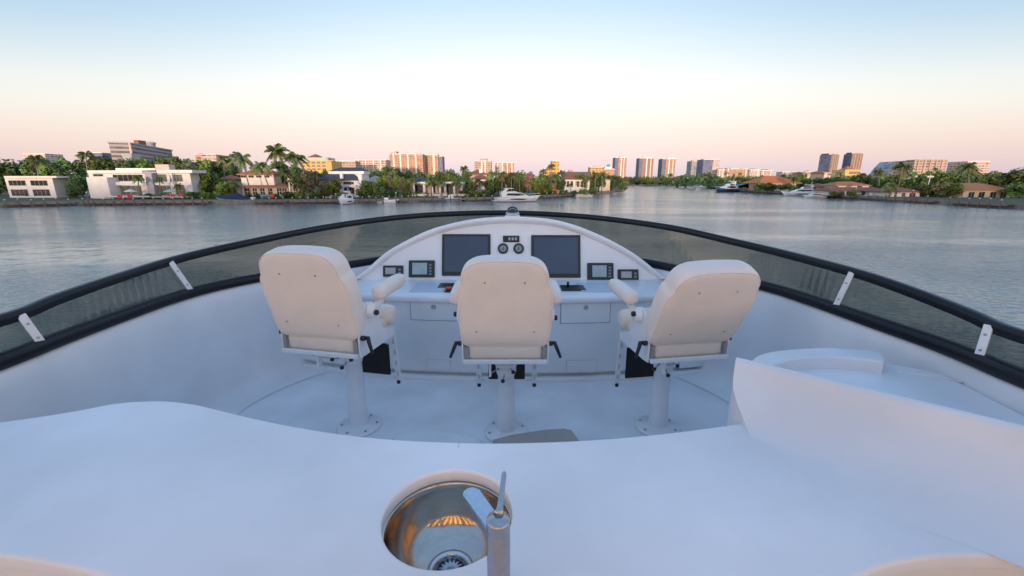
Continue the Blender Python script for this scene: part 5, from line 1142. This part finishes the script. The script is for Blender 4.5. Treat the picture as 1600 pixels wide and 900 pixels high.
# blue tarpaulin
p = aty(1165, 295, 262); t = thing('boat_tent','pale blue tarpaulin tent over a berth right of the blue bow yacht','tarpaulin',(p.x,262,GZ)); bm = bmesh.new(); wv = 8
grid(bm, [[Vector((-wv,y,0)),Vector((-wv*.8,y,2.2)),Vector((0,y,3.4)),Vector((wv*.8,y,2.2)),Vector((wv,y,0))] for y in (0,3,6)]); link('canvas', bm, mat('blue_canvas',(.16,.24,.42),.7,var=.15), t)
for x in (-6,6): bm = bmesh.new(); tube(bm, [(x,-.1,0),(x,-.1,2.2)], .1, 6); link('post', bm, wmet, t)

# ---------------------------------------------------------------- garden things
def LOUNGE(px, py, F, lb, m=red_m):
    t = thing('garden_chair', lb, 'chair', (gx(px,F), F, aty(px,py,F).z-.02 if py else GZ), rt.uniform(-.6,.6), 'red garden chairs at the modern house'); t.location.z = GZ+.02
    bm = bmesh.new(); box(bm, -.6,.6,-.5,.5,.3,.42,0,.03); link('seat', bm, m, t); bm = bmesh.new(); box(bm, -.6,.6,.36,.5,.42,1.25,0,.05); link('backrest', bm, m, t)
    for sx in (-.5,.5):
        for sy in (-.4,.4): bm = bmesh.new(); box(bm, sx-.05,sx+.05,sy-.05,sy+.05,0,.3); link('leg', bm, m, t)
for px, F, lb in ((184,124,'red garden chair nearest the left end of the lawn before the modern house'),(201,124,'red garden chair right of the first one on the lawn edge'),(194,131,'red garden chair on the terrace below the long window band'),(262,130,'left red chair of three on the right terrace of the modern house'),(269,130,'middle red chair of three on the right terrace of the modern house'),(281,130,'right red chair of three on the right terrace of the modern house'),(423,129,'red chair on the pool deck of the palm villa')): LOUNGE(px, 305, F, lb)
def UMB(px, F, lb, col, closed=True, hh=2.6):
    t = thing('parasol', lb, 'parasol', (gx(px,F), F, GZ)); bm = bmesh.new(); tube(bm, [(0,0,0),(0,0,hh)], .05, 6); link('pole', bm, wmet, t); bm = bmesh.new()
    lathe(bm, [(.22,.8),(.32,1.2),(.12,2.4),(0,2.6)] if closed else [(1.7,2.0),(1.0,2.4),(0,2.8)], 10); link('canopy', bm, col, t)
UMB(204,131,'white open parasol among the loungers on the left terrace',m_white,False); UMB(265,129.5,'green-white parasol by the red chairs on the right terrace',mat('pale_green_canvas',(.35,.5,.42),.8),False); UMB(497,133,'tall closed navy parasol left of the slate-roofed house',navy,True)
for i, (px, F, lb) in enumerate(((208,132,'white lounger under the open parasol'),(214,132,'white lounger just right of the parasol'),(289,131,'white lounger at the right corner of the modern house'),(513,132,'white lounger on the dock lawn before the slate-roofed house'),(1357,153,'white lounger left on the ranch house terrace'),(1367,153,'white lounger right on the ranch house terrace'))):
    t = thing('sun_lounger', lb, 'lounger', (gx(px,F), F, GZ+.02), rt.uniform(-.5,.5)); bm = bmesh.new(); box(bm, -1.0,.4,-.35,.35,.3,.42,0,.03); link('seat', bm, m_white, t); bm = bmesh.new(); box(bm, 0,.8,-.35,.35,0,.1,0,.03,Matrix.Translation((.38,0,.34)) @ Matrix.Rotation(-.8,4,'Y')); link('backrest', bm, m_white, t)
    for sx in (-.9,.3):
        for sy in (-.3,.3): bm = bmesh.new(); box(bm, sx-.04,sx+.04,sy-.04,sy+.04,0,.3); link('leg', bm, m_white, t)
# low shrubs on the banks
def SHRUB(px, F, hh, ww, kind, lb, group):
    t = thing('shrub', lb, 'shrub', (gx(px,F), F, GZ), rt.uniform(0,6), group); cr = bpy.data.objects.new('foliage', rt.choice(CR[kind])); C.objects.link(cr); cr.parent = t; cr.scale = (ww,ww,hh); cr.location = (0,0,-hh*.1)
    bm = bmesh.new(); tube(bm, [(0,0,0),(0,0,hh*.5)], .06, 5); link('stem', bm, bark, t)
SB = [('in front of the palm villa',132,[(386,1.8),(401,1.6),(430,1.7),(447,2.4),(456,2.6),(470,3.0)]),('below the olive tree',131,[(300,2.4),(309,2.6),(319,2.4),(330,2.2)]),('before the slate-roofed house',134,[(494,2.4),(504,2.6),(531,2.2),(566,2.0)]),
      ('along the pergola house wall',146,[(600,2.6),(616,2.4),(636,3.0),(652,2.0),(667,1.8),(684,1.6),(702,1.8),(728,3.2),(741,2.8),(756,3.0)]),('on the lawn right of the big yacht',172,[(842,3.0),(856,2.6),(866,2.0),(882,2.4),(897,2.0),(912,2.6),(926,3.0)]),
      ('before the ranch house and bungalow',151,[(1303,2.2),(1312,1.8),(1333,2.6),(1387,2.6),(1396,2.0),(1441,3.0),(1456,3.4),(1472,3.0)]),('on the terrace edge of the modern house',130,[(222,1.6),(230,2.0),(243,1.8),(295,2.2)])]
for wh, F, its in SB:
    for i, (px, hh) in enumerate(its): SHRUB(px, F, hh, hh*1.5, ['green','dark','bright'][i%3], f'{["green","dark green","bright green"][i%3]} shrub, {ORD[i]} from the left {wh}', 'shrubs '+wh)
# globe lamp post
p = (gx(1448,150), 150); t = thing('lamp_post','white lamp post with a cluster of globes at the edge of the wood','lamp post',(p[0],150,GZ)); hh = gz(276,150)-GZ
bm = bmesh.new(); tube(bm, [(0,0,0),(0,0,hh)], .09, 8); link('post', bm, wmet, t); bm = bmesh.new(); tube(bm, [(-.8,0,hh-.3),(.8,0,hh-.3)], .05, 6); link('crossarm', bm, wmet, t)
for x in (-.8,0,.8): bm = bmesh.new(); bmesh.ops.create_uvsphere(bm, u_segments=12, v_segments=8, radius=.33, matrix=Matrix.Translation((x,0,hh+.1-(.1 if x else 0)))); link('globe', bm, m_white, t, True)
